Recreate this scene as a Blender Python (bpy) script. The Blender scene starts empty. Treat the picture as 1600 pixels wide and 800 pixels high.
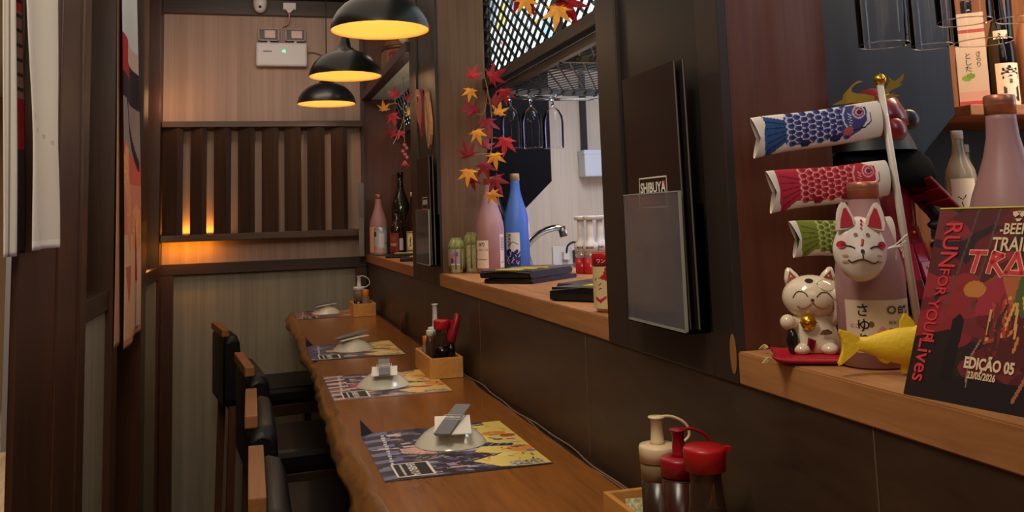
import bpy, bmesh, math, random
import numpy as np
from mathutils import Vector as V3, Matrix as M4
PI = math.pi
random.seed(7)
rng = np.random.default_rng(7)
S = bpy.context.scene
COL = S.collection
# ------------------------------------------------------------------ camera
EYE = 1.246
F_PX, PPX, PPY = 1450.0, 800.0, 165.2
RIGHT = np.array([0.9625, -0.2693, -0.0330]); UP = np.array([0.0, -0.1216, 0.9926]); FWD = np.array([0.2714, 0.9554, 0.1170])
FWD = FWD/np.linalg.norm(FWD); RIGHT = RIGHT-FWD*(RIGHT@FWD); RIGHT /= np.linalg.norm(RIGHT); UP = np.cross(RIGHT, FWD)
cam = bpy.data.cameras.new('camera'); camo = bpy.data.objects.new('camera', cam); COL.objects.link(camo)
camo.matrix_world = M4(((RIGHT[0], UP[0], -FWD[0], 0), (RIGHT[1], UP[1], -FWD[1], 0), (RIGHT[2], UP[2], -FWD[2], EYE), (0, 0, 0, 1)))
cam.sensor_width = 36; cam.lens = 36*F_PX/1600; cam.shift_y = (PPY-400)/1600; cam.clip_start = 0.02
S.camera = camo
def at(u, v, x=None, y=None, z=None):
    """point of the place seen at photo pixel (u, v) on the plane x=, y= or z="""
    d = RIGHT*((u-PPX)/F_PX) + UP*(-(v-PPY)/F_PX) + FWD
    t = x/d[0] if x is not None else (y/d[1] if y is not None else (z-EYE)/d[2])
    return V3((d[0]*t, d[1]*t, EYE+d[2]*t))
# ------------------------------------------------------------------ light and exposure
S.view_settings.view_transform = 'Standard'; S.view_settings.look = 'None'
S.view_settings.gamma = 1; S.view_settings.use_curve_mapping = False
S.view_settings.exposure = 0.15
W = bpy.data.worlds.new('world'); S.world = W; W.use_nodes = True
W.node_tree.nodes['Background'].inputs[0].default_value = (1.0, .82, .68, 1); W.node_tree.nodes['Background'].inputs[1].default_value = 0.012
def lamp(kind, loc, power, color, size=.2, size_y=None, target=None, spot=None, blend=.5):
    d = bpy.data.lights.new('light_'+kind.lower(), kind); d.energy = power; d.color = color
    if kind == 'AREA':
        d.size = size
        if size_y: d.shape = 'RECTANGLE'; d.size_y = size_y
    else: d.shadow_soft_size = size
    if kind == 'SPOT': d.spot_size = spot; d.spot_blend = blend
    o = bpy.data.objects.new('light_'+kind.lower(), d); COL.objects.link(o); o.location = loc
    if target is not None: o.rotation_euler = (V3(target)-V3(loc)).to_track_quat('-Z', 'Y').to_euler()
    return o
WARM = (1.0, .66, .36); SOFT = (1.0, .80, .62); COOL = (.72, .84, 1.0)
lamp('AREA', (.05, 2.6, 2.50), 13, SOFT, 1.0, 4.6, (.05, 2.6, 0))            # soft fill added overhead along the aisle
lamp('AREA', (-.1, -.6, 2.35), 7, SOFT, 1.2, 1.2, (.3, 2.6, .7))              # unseen fill added behind the camera
lamp('AREA', (-.15, .7, 2.45), 24, (1, .90, .72), .6, .6, (-.47, 2.2, 1.4))   # lights the door curtain
lamp('AREA', (.10, 4.55, 2.50), 5, (1.0, .80, .68), .9, .3, (.10, 5.62, 1.8)) # added to brighten the back wall, no fixture there
lamp('AREA', (-.34, 5.530, 1.152), .75, (1.0, .33, .01), .27, .03, (-.34, 5.60, 1.05))  # amber strip under the screen, left end
lamp('AREA', (-.31, 5.592, 1.20), .8, (1.0, .38, .03), .30, .02, (-.31, 5.60, 1.8))     # amber strip behind the slats
lamp('POINT', (-.50, 5.20, 1.12), .5, (1.0, .45, .08), .04)                              # amber light on the left rail
lamp('POINT', (-.43, 5.40, 1.92), 1.1, (1.0, .50, .20), .08)                              # amber light at the top of the screen
lamp('AREA', (1.35, 2.9, 2.42), 26, COOL, .5, 1.0, (1.35, 3.6, 1.2))          # kitchen ceiling light
lamp('AREA', (1.95, 3.1, 1.5), 3.5, (.50, .40, 1.0), .3, .8, (.9, 3.3, 1.4))    # violet light strip of the kitchen
lamp('POINT', (1.45, 3.9, 1.18), 1.2, (1.0, .70, .40), .05)                   # warm light low by the sink
lamp('POINT', (.80, 4.5, 1.52), 1.9, (1.0, .88, .74), .05)                    # added to brighten the inside of the farthest opening
lamp('POINT', (.86, 4.55, 2.40), .7, (1.0, .80, .55), .05)                    # small light added to brighten the loft
lamp('AREA', (1.20, 2.1, 2.2), 6, (1.0, .78, .50), .3, .5, (1.15, 2.4, 1.2))
lamp('AREA', (1.55, 1.25, 1.95), 9, (1.0, .72, .46), .5, .15, (1.55, 1.5, 1.4)) # warm light over the bottle shelf
lamp('AREA', (1.15, .75, 1.9), 1.6, COOL, .10, .9, (1.0, 1.1, 1.5))           # cool strip added for highlights on the near glasses
lamp('AREA', (2.1, .95, 1.65), 2.6, (.62, .78, 1.0), .35, .9, (1.0, 1.05, 1.5))  # daylight from the far end of the bar
lamp('AREA', (-1.9, 7.0, 2.5), 90, (1, .93, .84), 1.6, 4.0, (-1.9, 7.0, 0))   # the room beyond the partition
# ------------------------------------------------------------------ materials
def lin(c):
    return tuple(((x/255)/12.92 if x/255 <= .04045 else ((x/255+.055)/1.055)**2.4) for x in c)
MATS = {}
def newmat(name):
    m = bpy.data.materials.new(name); m.use_nodes = True; MATS[name] = m
    return m, m.node_tree, m.node_tree.nodes['Principled BSDF']
def plain(name, c, rough=.5, metal=0, trans=0, spec=.5, emit=None, es=1, bump=0, bscale=200, var=0, vscale=30, coat=0, alpha=1, ior=1.45):
    if name in MATS: return MATS[name]
    m, t, p = newmat(name); L = lin(c)
    p.inputs['Base Color'].default_value = (*L, 1); p.inputs['Roughness'].default_value = rough
    p.inputs['Metallic'].default_value = metal; p.inputs['Transmission Weight'].default_value = trans
    p.inputs['Specular IOR Level'].default_value = spec; p.inputs['IOR'].default_value = ior; p.inputs['Coat Weight'].default_value = coat
    p.inputs['Alpha'].default_value = alpha
    if emit: p.inputs['Emission Color'].default_value = (*lin(emit), 1); p.inputs['Emission Strength'].default_value = es
    if var or bump:
        tc = t.nodes.new('ShaderNodeTexCoord'); n = t.nodes.new('ShaderNodeTexNoise'); n.inputs['Scale'].default_value = vscale if var else bscale
        n.inputs['Detail'].default_value = 5; t.links.new(tc.outputs['Object'], n.inputs['Vector'])
        if var:
            r = t.nodes.new('ShaderNodeValToRGB'); r.color_ramp.elements[0].position = .3; r.color_ramp.elements[1].position = .7
            r.color_ramp.elements[0].color = (*[x*(1-var) for x in L], 1); r.color_ramp.elements[1].color = (*[min(1, x*(1+var)) for x in L], 1)
            t.links.new(n.outputs['Fac'], r.inputs['Fac']); t.links.new(r.outputs['Color'], p.inputs['Base Color'])
        if bump:
            b = t.nodes.new('ShaderNodeBump'); b.inputs['Strength'].default_value = bump; b.inputs['Distance'].default_value = .002
            n2 = t.nodes.new('ShaderNodeTexNoise'); n2.inputs['Scale'].default_value = bscale; t.links.new(tc.outputs['Object'], n2.inputs['Vector'])
            t.links.new(n2.outputs['Fac'], b.inputs['Height']); t.links.new(b.outputs['Normal'], p.inputs['Normal'])
    return m
def wood(name, c1, c2, axis='z', rough=.45, fine=60, stretch=.05, spec=.4, coat=0, bump=.15):
    """grain running along axis"""
    if name in MATS: return MATS[name]
    m, t, p = newmat(name); N = t.nodes.new
    tc = N('ShaderNodeTexCoord'); mp = N('ShaderNodeMapping'); sc = [fine, fine, fine]; sc['xyz'.index(axis)] = fine*stretch
    mp.inputs['Scale'].default_value = sc; t.links.new(tc.outputs['Object'], mp.inputs['Vector'])
    n = N('ShaderNodeTexNoise'); n.inputs['Scale'].default_value = 1; n.inputs['Detail'].default_value = 7; n.inputs['Roughness'].default_value = .62; n.inputs['Distortion'].default_value = .6
    t.links.new(mp.outputs['Vector'], n.inputs['Vector'])
    n3 = N('ShaderNodeTexNoise'); n3.inputs['Scale'].default_value = .12; n3.inputs['Detail'].default_value = 2; t.links.new(mp.outputs['Vector'], n3.inputs['Vector'])
    a = N('ShaderNodeMath'); a.operation = 'ADD'; t.links.new(n.outputs['Fac'], a.inputs[0]); t.links.new(n3.outputs['Fac'], a.inputs[1])
    h = N('ShaderNodeMath'); h.operation = 'MULTIPLY'; h.inputs[1].default_value = .5; t.links.new(a.outputs[0], h.inputs[0])
    r = N('ShaderNodeValToRGB'); r.color_ramp.elements[0].position = .36; r.color_ramp.elements[1].position = .64
    r.color_ramp.elements[0].color = (*lin(c1), 1); r.color_ramp.elements[1].color = (*lin(c2), 1)
    t.links.new(h.outputs[0], r.inputs['Fac']); t.links.new(r.outputs['Color'], p.inputs['Base Color'])
    p.inputs['Roughness'].default_value = rough; p.inputs['Specular IOR Level'].default_value = spec; p.inputs['Coat Weight'].default_value = coat; p.inputs['Coat Roughness'].default_value = .25
    b = N('ShaderNodeBump'); b.inputs['Strength'].default_value = bump; b.inputs['Distance'].default_value = .001
    t.links.new(n.outputs['Fac'], b.inputs['Height']); t.links.new(b.outputs['Normal'], p.inputs['Normal'])
    return m
def printed(name, rough=.5, emit=0, coat=0, spec=.4):
    if name in MATS: return MATS[name]
    m, t, p = newmat(name); a = t.nodes.new('ShaderNodeAttribute'); a.attribute_name = 'Col'
    t.links.new(a.outputs['Color'], p.inputs['Base Color']); p.inputs['Roughness'].default_value = rough; p.inputs['Coat Weight'].default_value = coat; p.inputs['Specular IOR Level'].default_value = spec
    if emit: t.links.new(a.outputs['Color'], p.inputs['Emission Color']); p.inputs['Emission Strength'].default_value = emit
    return m
# woods
W_DARK = wood('dark_stained_wood', (52, 29, 16), (76, 44, 26), 'z', .4)
W_DARKY = wood('dark_stained_rail', (38, 22, 15), (60, 37, 26), 'y', .4)
W_DARKX = wood('dark_stained_beam', (38, 23, 16), (62, 40, 28), 'x', .4)
W_RED = wood('reddish_brown_wood', (78, 38, 24), (104, 58, 38), 'z', .42)
W_MID = wood('mid_brown_wood', (90, 66, 48), (120, 90, 66), 'z', .42, 80, .04)
W_SLAT = wood('slat_wood', (40, 27, 19), (66, 46, 33), 'z', .6, 70, .04, .2)
W_SLATX = wood('slat_rail_wood', (42, 29, 20), (76, 54, 38), 'x', .4, 70, .04)
W_LEDGE = wood('oak_ledge', (140, 90, 50), (182, 126, 76), 'y', .55, 70, .07)
W_LEDGEX = wood('oak_shelf', (140, 92, 56), (180, 128, 84), 'x', .5, 70, .07)
W_TABLE = wood('varnished_slab', (118, 68, 26), (156, 96, 40), 'y', .22, 45, .10, .45, .12, .03)
W_BARK = wood('live_edge', (76, 46, 18), (150, 98, 44), 'y', .4, 40, .3, .4, .3, .5)
W_BAMBOO = wood('bamboo', (190, 128, 60), (216, 156, 82), 'y', .45, 60, .06)
W_CHAIR = wood('chair_wood', (118, 74, 38), (150, 98, 54), 'y', .45, 70, .06)
W_CHAIRZ = wood('chair_leg_wood', (72, 42, 24), (98, 60, 36), 'z', .45, 70, .06)
W_FLOOR = wood('plank_floor', (150, 118, 84), (206, 174, 132), 'y', .45, 30, .06)
W_BLUE = wood('blue_black_board', (22, 30, 44), (33, 43, 59), 'z', .55, 60, .04)
W_BLACK = wood('black_board', (9, 8, 9), (16, 14, 15), 'z', .8, 60, .04, .12)
GREY_PANEL = wood('grey_textile_panel', (124, 116, 100), (146, 138, 120), 'z', .7, 150, .015, .2, 0, .1)
BEIGE_PANEL = wood('beige_grain_panel', (158, 132, 116), (184, 156, 140), 'z', .65, 160, .012, .25, 0, .1)
KIT_PANEL = wood('kitchen_panel', (190, 178, 160), (212, 200, 184), 'z', .6, 110, .02, .3, 0, .1)
TILE = wood('dark_slate_tile', (50, 36, 26), (74, 56, 42), 'y', .42, 26, .25, .4, 0, .1)
GROUT = plain('grout', (104, 80, 62), .8)
BLK = plain('matte_black', (22, 21, 21), .5)
BLKPANEL = plain('black_panel', (30, 27, 26), .38, spec=.5)
CEIL = plain('dark_ceiling', (30, 25, 23), .7)
FRAMEDK = plain('dark_frame', (46, 36, 32), .45, spec=.5)
LAMPBLK = plain('lamp_black_enamel', (24, 26, 26), .30, spec=.5)
GOLDIN = plain('lamp_gold_lining', (226, 164, 84), .42, metal=.0, spec=.3)
LEATHER = plain('black_leather', (10, 9, 9), .42, spec=.32, bump=.3, bscale=220)
WHITEP = plain('white_plastic', (214, 208, 206), .4)
CREAMP = plain('cream_plastic', (226, 200, 160), .4)
REDP = plain('red_plastic', (178, 24, 28), .35)
CRIMP = plain('crimson_plastic', (150, 18, 34), .35)
ORANGEP = plain('orange_plastic', (226, 120, 22), .4)
CERAM = plain('glazed_ceramic', (212, 206, 188), .18, spec=.5, coat=.3)
PAPER = plain('white_paper', (222, 214, 200), .7)
GREYPAPER = plain('grey_paper', (112, 110, 112), .7)
INK = plain('black_ink', (22, 20, 22), .6)
WHITEINK = plain('white_ink', (230, 222, 210), .6)
CREAMINK = plain('cream_ink', (226, 198, 160), .6)
REDINK = plain('red_ink', (186, 36, 44), .6)
BRIGHTRED = plain('bright_red_ink', (210, 46, 56), .6)
GLASS = plain('clear_glass', (255, 255, 255), .02, trans=1, ior=1.45)
ACRY = plain('clear_acrylic', (250, 250, 250), .02, trans=1, ior=1.2)
def thin_glass(name, tint, amount, rough=.02):
    m, t, p = newmat(name); N = t.nodes.new; t.nodes.remove(p)
    tr = N('ShaderNodeBsdfTransparent'); tr.inputs[0].default_value = (*tint, 1); gl = N('ShaderNodeBsdfGlossy'); gl.inputs['Roughness'].default_value = rough
    lw = N('ShaderNodeLayerWeight'); lw.inputs['Blend'].default_value = amount; mx = N('ShaderNodeMixShader')
    t.links.new(lw.outputs['Fresnel'], mx.inputs[0]); t.links.new(tr.outputs[0], mx.inputs[1]); t.links.new(gl.outputs[0], mx.inputs[2]); t.links.new(mx.outputs[0], t.nodes['Material Output'].inputs['Surface'])
    return m
THIN = thin_glass('thin_drinking_glass', (.95, .96, .97), .20)
ACRY = thin_glass('thin_clear_acrylic', (.94, .94, .95), .12)
ACRYF = plain('front_acrylic', (206, 200, 206), .06, trans=.86, ior=1.3)  # grey-violet tint stands in for reflections on the front pane
CHROME = plain('chrome', (200, 200, 204), .12, metal=1)
STEEL = plain('grey_steel', (110, 106, 102), .35, metal=.8)
GOLD = plain('gold_metal', (220, 168, 50), .25, metal=.9)
SOY = plain('soy_sauce_dark', (22, 12, 8), .08, spec=.6)
AMBER = plain('brown_bottle_glass', (40, 20, 10), .06, spec=.6)
GREENGL = plain('dark_green_glass', (34, 32, 14), .06, spec=.6)
BLKGL = plain('black_bottle_glass', (14, 12, 14), .08, spec=.6)
PINKGL = plain('frosted_pink_glass', (184, 138, 138), .42, trans=.25, spec=.4)
BLUEGL = plain('frosted_blue_glass', (86, 132, 218), .38, trans=.25, spec=.4)
CLEARFR = plain('frosted_clear_glass', (196, 184, 160), .15, trans=.6)
COPPER = plain('copper_cap', (190, 124, 98), .35, metal=.6)
YELLOW = plain('yellow_rubber', (240, 200, 44), .45, bump=.4, bscale=160)
CORD = plain('black_cord', (18, 17, 17), .5)
CABLE = plain('thin_grey_cable', (120, 90, 70), .5)
LEAFR = plain('maple_red', (176, 34, 44), .6, var=.25, vscale=60)
LEAFD = plain('maple_dark_red', (134, 24, 40), .6, var=.25, vscale=60)
LEAFY = plain('maple_yellow', (232, 158, 50), .6, var=.2, vscale=60)
TWIG = plain('twig', (150, 120, 90), .7)
PR = printed('printed_paper', .42)
PRF = printed('printed_fabric', .8, spec=.2)
PRG = printed('printed_glaze', .15, coat=.3)
# ------------------------------------------------------------------ mesh helpers
def nb(): return bmesh.new()
def box(bm, x0, x1, y0, y1, z0, z1, bev=0, mi=0):
    vs = [bm.verts.new((x, y, z)) for x in (x0, x1) for y in (y0, y1) for z in (z0, z1)]
    fs = [bm.faces.new([vs[i] for i in q]) for q in ((0, 1, 3, 2), (4, 6, 7, 5), (0, 4, 5, 1), (2, 3, 7, 6), (0, 2, 6, 4), (1, 5, 7, 3))]
    for f in fs: f.material_index = mi
    if bev:
        es = list({e for f in fs for e in f.edges})
        bmesh.ops.bevel(bm, geom=es, offset=bev, segments=2, affect='EDGES', profile=.6)
    return fs
def boxm(mat4, sx, sy, sz, bev=0):
    """box of the given size centred on the origin then moved by a matrix"""
    bm = nb(); box(bm, -sx/2, sx/2, -sy/2, sy/2, -sz/2, sz/2, bev); bmesh.ops.transform(bm, matrix=mat4, verts=bm.verts); return bm
def merge(bm, other):
    me = bpy.data.meshes.new('tmp'); other.to_mesh(me); bm.from_mesh(me); bpy.data.meshes.remove(me); other.free(); return bm
def lathe(bm, prof, c=(0, 0, 0), n=32, cap0=True, cap1=True, sx=1, sy=1, mi=0):
    rings = []
    for r, z in prof:
        if r < 1e-6: rings.append([bm.verts.new((c[0], c[1], c[2]+z))])
        else: rings.append([bm.verts.new((c[0]+r*sx*math.cos(2*PI*k/n), c[1]+r*sy*math.sin(2*PI*k/n), c[2]+z)) for k in range(n)])
    out = []
    for a, b in zip(rings, rings[1:]):
        for k in range(n):
            q = [a[k % len(a)], a[(k+1) % n % len(a)], b[(k+1) % n % len(b)], b[k % len(b)]]
            u = []
            for v in q:
                if v not in u: u.append(v)
            if len(u) > 2: out.append(bm.faces.new(u))
    if cap0 and len(rings[0]) > 1: out.append(bm.faces.new(rings[0][::-1]))
    if cap1 and len(rings[-1]) > 1: out.append(bm.faces.new(rings[-1]))
    for f in out: f.smooth = True; f.material_index = mi
    return out
def tube(bm, pts, r, n=8, caps=True):
    pts = [V3(p) for p in pts]; rings = []; rr = r if isinstance(r, (list, tuple)) else [r]*len(pts)
    up = V3((0, 0, 1)); prev = None
    for i, p in enumerate(pts):
        d = (pts[min(i+1, len(pts)-1)]-pts[max(i-1, 0)]).normalized()
        a = prev if prev else (up if abs(d.dot(up)) < .9 else V3((1, 0, 0)))
        s = d.cross(a)
        if s.length < 1e-5: s = d.cross(V3((1, .3, 0)))
        s.normalize(); t = s.cross(d).normalized(); prev = t
        rings.append([bm.verts.new(p+(s*math.cos(2*PI*k/n)+t*math.sin(2*PI*k/n))*rr[i]) for k in range(n)])
    for a, b in zip(rings, rings[1:]):
        for k in range(n):
            f = bm.faces.new((a[k], a[(k+1) % n], b[(k+1) % n], b[k])); f.smooth = True
    if caps: bm.faces.new(rings[0][::-1]); bm.faces.new(rings[-1])
    return bm
def spline(pts, n=8):
    P = [V3(p) for p in pts]; out = []
    for i in range(len(P)-1):
        p0, p1, p2, p3 = P[max(i-1, 0)], P[i], P[i+1], P[min(i+2, len(P)-1)]
        for k in range(n):
            t = k/n; out.append(.5*((2*p1)+(p2-p0)*t+(2*p0-5*p1+4*p2-p3)*t*t+(3*p1-p0-3*p2+p3)*t**3))
    return out+[P[-1]]
def prism(bm, poly, fn, th):
    """polygon in (u, v) given depth th along w; fn(u, v, w) -> point"""
    a = [bm.verts.new(fn(u, v, 0)) for u, v in poly]; b = [bm.verts.new(fn(u, v, th)) for u, v in poly]; n = len(poly)
    bm.faces.new(a[::-1]); bm.faces.new(b)
    for i in range(n): bm.faces.new((a[i], a[(i+1) % n], b[(i+1) % n], b[i]))
    return bm
def ellipsoid(bm, c, r, n=20, m=12, rot=None):
    prof = [(math.sin(PI*i/m), -math.cos(PI*i/m)) for i in range(m+1)]; prof[0] = (0, -1); prof[-1] = (0, 1)
    b2 = nb(); lathe(b2, prof, n=n); mt = M4.Translation(c) @ (rot.to_4x4() if rot else M4.Identity(4)) @ M4.Diagonal((*r, 1))
    bmesh.ops.transform(b2, matrix=mt, verts=b2.verts); return merge(bm, b2)
def plane3(P, U, Vv):
    P, U, Vv = V3(P), V3(U).normalized(), V3(Vv).normalized(); Nn = U.cross(Vv)
    return lambda u, v, w=0: P+U*u+Vv*v+Nn*w
# ------------------------------------------------------------------ objects
def finish(name, bm, m, parent=None, off=None):
    me = bpy.data.meshes.new(name)
    bmesh.ops.recalc_face_normals(bm, faces=bm.faces)
    if off is not None: bmesh.ops.translate(bm, vec=-V3(off), verts=bm.verts)
    bm.to_mesh(me); bm.free()
    for k in (m if isinstance(m, (list, tuple)) else [m]): me.materials.append(k)
    o = bpy.data.objects.new(name, me); COL.objects.link(o)
    if parent: o.parent = parent
    return o
def obj(name, bm, m, parent=None, label=None):
    """bm in world coordinates; parent is a thing (Empty) or a part"""
    if parent:
        off = V3(parent['_base'])
        o = finish(name, bm, m, parent, off)
        o['_base'] = tuple(off)
    else:
        bm.verts.ensure_lookup_table(); xs = [v.co for v in bm.verts]
        off = V3(((min(v.x for v in xs)+max(v.x for v in xs))/2, (min(v.y for v in xs)+max(v.y for v in xs))/2, min(v.z for v in xs)))
        o = finish(name, bm, m, None, off); o.location = off; o['_base'] = tuple(off)
    if label: o['label'] = label
    return o
def thing(name, label, cat, loc, group=None):
    o = bpy.data.objects.new(name, None); COL.objects.link(o); o.empty_display_size = .05
    o.location = loc; o['label'] = label; o['category'] = cat; o['_base'] = tuple(loc)
    if group: o['group'] = group
    return o
def tag(o, label, cat, group=None):
    o['label'] = label; o['category'] = cat
    if group: o['group'] = group
    return o
def struct(name, bm, m):
    o = obj(name, bm, m); o['kind'] = 'structure'; return o
def dup(root, loc, rotz=None, label=None):
    def cp(o, par):
        c = o.copy(); COL.objects.link(c)
        if par: c.parent = par
        for ch in o.children: cp(ch, c)
        return c
    r = cp(root, None); r.location = loc
    if rotz is not None: r.rotation_euler = (0, 0, rotz)
    if label: r['label'] = label
    return r
def sbox(name, m, *a, bev=0):
    bm = nb(); box(bm, *a, bev=bev); return struct(name, bm, m)
def pbox(name, m, parent, *a, bev=0, label=None):
    bm = nb(); box(bm, *a, bev=bev); return obj(name, bm, m, parent, label)
# lettering as thin mesh
def text(name, s, h, m, parent, fn, align='LEFT', bold=0, sx=1, lift=.0004, spacing=1, shear=0):
    cu = bpy.data.curves.new('t', 'FONT'); cu.body = s; cu.size = 1; cu.align_x = align; cu.offset = bold; cu.space_character = spacing; cu.shear = shear; cu.resolution_u = 3
    o = bpy.data.objects.new('t', cu); COL.objects.link(o)
    me = bpy.data.meshes.new_from_object(o.evaluated_get(bpy.context.evaluated_depsgraph_get()))
    bpy.data.objects.remove(o); bpy.data.curves.remove(cu)
    bm = nb(); bm.from_mesh(me); bpy.data.meshes.remove(me)
    for v in bm.verts: v.co = fn(v.co.x*h*sx, v.co.y*h, lift)
    if not bm.verts: bm.free(); return None
    return obj(name, bm, m, parent)
# a little painter: colours per mesh cell
class Canvas:
    def __init__(s, w, h, nx, ny, bg):
        s.w, s.h, s.nx, s.ny = w, h, nx, ny
        s.X, s.Y = np.meshgrid((np.arange(nx)+.5)/nx*w, (np.arange(ny)+.5)/ny*h)
        s.a = np.ones((ny, nx, 3))*np.array(lin(bg))
    def put(s, mask, c): s.a[mask] = lin(c)
    def rect(s, x0, y0, x1, y1, c): s.put((s.X >= x0) & (s.X < x1) & (s.Y >= y0) & (s.Y < y1), c)
    def ell(s, cx, cy, rx, ry, c, rot=0):
        dx, dy = s.X-cx, s.Y-cy; u = dx*math.cos(rot)+dy*math.sin(rot); v = -dx*math.sin(rot)+dy*math.cos(rot)
        s.put((u/rx)**2+(v/ry)**2 < 1, c)
    def ring(s, cx, cy, r0, r1, c, a0=-9, a1=9):
        d = np.hypot(s.X-cx, s.Y-cy); t = np.arctan2(s.Y-cy, s.X-cx); s.put((d > r0) & (d < r1) & (t >= a0) & (t <= a1), c)
    def line(s, pts, wd, c):
        for (x0, y0), (x1, y1) in zip(pts, pts[1:]):
            L = max((x1-x0)**2+(y1-y0)**2, 1e-12); t = np.clip(((s.X-x0)*(x1-x0)+(s.Y-y0)*(y1-y0))/L, 0, 1)
            s.put(np.hypot(s.X-x0-t*(x1-x0), s.Y-y0-t*(y1-y0)) < wd/2, c)
    def poly(s, pts, c):
        ins = np.zeros_like(s.X, bool); n = len(pts)
        for i in range(n):
            (x0, y0), (x1, y1) = pts[i], pts[(i+1) % n]
            if y0 == y1: continue
            k = ((s.Y >= y0) != (s.Y >= y1)) & (s.X < (x1-x0)*(s.Y-y0)/(y1-y0)+x0); ins ^= k
        s.put(ins, c)
    def mesh(s, name, fn, m, parent=None, th=0, keep=None, smooth=False, label=None):
        nx, ny = s.nx, s.ny; v = []; f = []; cols = []
        for j in range(ny+1):
            for i in range(nx+1): v.append(tuple(fn(i/nx*s.w, j/ny*s.h)))
        for j in range(ny):
            for i in range(nx):
                if keep is not None and not keep(s.X[j, i], s.Y[j, i]): continue
                a = j*(nx+1)+i; f.append((a, a+1, a+nx+2, a+nx+1)); cols.append(s.a[j, i])
        base = V3(parent['_base']) if parent else V3(np.array(v).mean(0))
        if not parent: base.z = min(p[2] for p in v)
        v = [tuple(V3(p)-base) for p in v]
        me = bpy.data.meshes.new(name); me.from_pydata(v, [], f)
        at_ = me.color_attributes.new('Col', 'FLOAT_COLOR', 'CORNER')
        c = np.ones((len(f)*4, 4), np.float32); c[:, :3] = np.repeat(np.array(cols), 4, 0); at_.data.foreach_set('color', c.ravel())
        if smooth: me.polygons.foreach_set('use_smooth', [True]*len(f))
        me.materials.append(m); o = bpy.data.objects.new(name, me); COL.objects.link(o)
        if keep is not None:
            b = nb(); b.from_mesh(me); bmesh.ops.delete(b, geom=[q for q in b.verts if not q.link_faces], context='VERTS'); b.to_mesh(me); b.free()
        if parent: o.parent = parent; o['_base'] = tuple(base)
        else: o.location = base; o['_base'] = tuple(base)
        if th:
            md = o.modifiers.new('thickness', 'SOLIDIFY'); md.thickness = th; md.offset = -1
        if label: o['label'] = label
        return o
def label_arc(name, canvas, c, r, a0, a1, z0, z1, parent, m=PR):
    """printed label wrapped on a bottle body; a0..a1 in radians"""
    return canvas.mesh(name, lambda u, v: (c[0]+r*math.cos(a0+(a1-a0)*u/canvas.w), c[1]+r*math.sin(a0+(a1-a0)*u/canvas.w), z0+(z1-z0)*v/canvas.h), m, parent)
def arc_fn(c, r, a0, z0):
    return lambda u, v, w=0: V3((c[0]+(r+w)*math.cos(a0+u/r), c[1]+(r+w)*math.sin(a0+u/r), z0+v))
# ================================================================== the setting
XW, XL, YB, FZ = .66, -.48, 5.62, -.60
sbox('floor', W_FLOOR, -3.7, 3.0, -1.2, 11.2, FZ-.05, FZ)
sbox('ceiling', CEIL, -.62, 3.0, -1.2, 5.9, 2.56, 2.62)
sbox('ceiling_far_room', plain('far_ceiling', (190, 180, 165), .8), -3.7, -.62, -1.2, 11.2, 2.7, 2.75)
# back wall
sbox('wall_back', BEIGE_PANEL, -.62, .6545, YB, YB+.08, 1.0, 2.56)
sbox('wall_back_lower', GREY_PANEL, -.62, .70, YB+.005, YB+.08, FZ, 1.0)
bm = nb(); box(bm, -.49, .66, YB-.03, YB-.0005, .972, 1.034, .003); struct('trim_1', bm, W_DARKX)
sbox('trim_2', W_DARKX, -.48, .70, YB-.05, YB-.001, 2.47, 2.56)
sbox('trim_3', W_DARK, -.48, -.416, YB-.028, YB+.004, FZ, .972)
sbox('trim_4', W_DARK, .598, .655, YB-.04, YB+.004, FZ, .972)
sbox('trim_5', W_DARK, .64, .66, YB-.04, YB-.0005, 1.034, 2.47)
# left partition
sbox('wall_left', W_DARK, -.495, XL, 2.235, 2.64, FZ, 2.56, bev=.004)
sbox('wall_left_board', W_DARK, -.56, XL+.004, 2.645, 2.93, FZ, 2.56, bev=.004)
sbox('trim_6', W_DARK, -.56, XL+.012, 2.93, 3.04, FZ, 2.56, bev=.005)
sbox('wall_left_panel', GREY_PANEL, -.56, XL-.012, 3.04, 3.60, FZ, .962)
bm = nb(); box(bm, -.559, XL, 3.04, 3.60, .962, 1.03, .003); struct('trim_7', bm, W_DARKY)
sbox('wall_left_upper', W_DARK, -.60, -.56, 3.04, 3.60, .9, 2.56)
sbox('trim_8', W_DARK, -.58, XL+.012, 3.60, 3.74, FZ, 2.56, bev=.005)
sbox('door_1', W_DARK, -.60, -.565, 3.74, 4.02, FZ, 2.56)
sbox('door_2', W_DARK, -.60, -.565, 4.05, 4.50, FZ, 2.56)
sbox('trim_9', W_DARK, -.58, XL+.012, 4.50, 4.70, FZ, 2.56, bev=.005)
sbox('wall_left_far_panel', GREY_PANEL, -.56, XL-.012, 4.70, 5.45, FZ, .962)
bm = nb(); box(bm, -.559, XL, 4.70, 5.45, .962, 1.03, .003); struct('trim_10', bm, W_DARKY)
sbox('wall_left_far_upper', W_RED, -.60, -.56, 4.70, 5.45, .9, 2.56)
sbox('trim_11', W_DARK, -.58, XL, 5.45, YB, FZ, 2.56, bev=.004)
# the room beyond the partition
sbox('wall_far_room', plain('far_room_wall', (140, 92, 52), .7, var=.15, vscale=3), -3.7, -3.6, -1.2, 11.2, FZ, 2.7)
sbox('wall_far_room_end', plain('far_room_end', (150, 116, 80), .7), -3.6, -.62, 11.1, 11.2, FZ, 2.7)
sbox('trim_13', plain('grey_door_post', (120, 116, 116), .5), -2.03, -1.90, 9.0, 9.14, FZ, 2.7)
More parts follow.
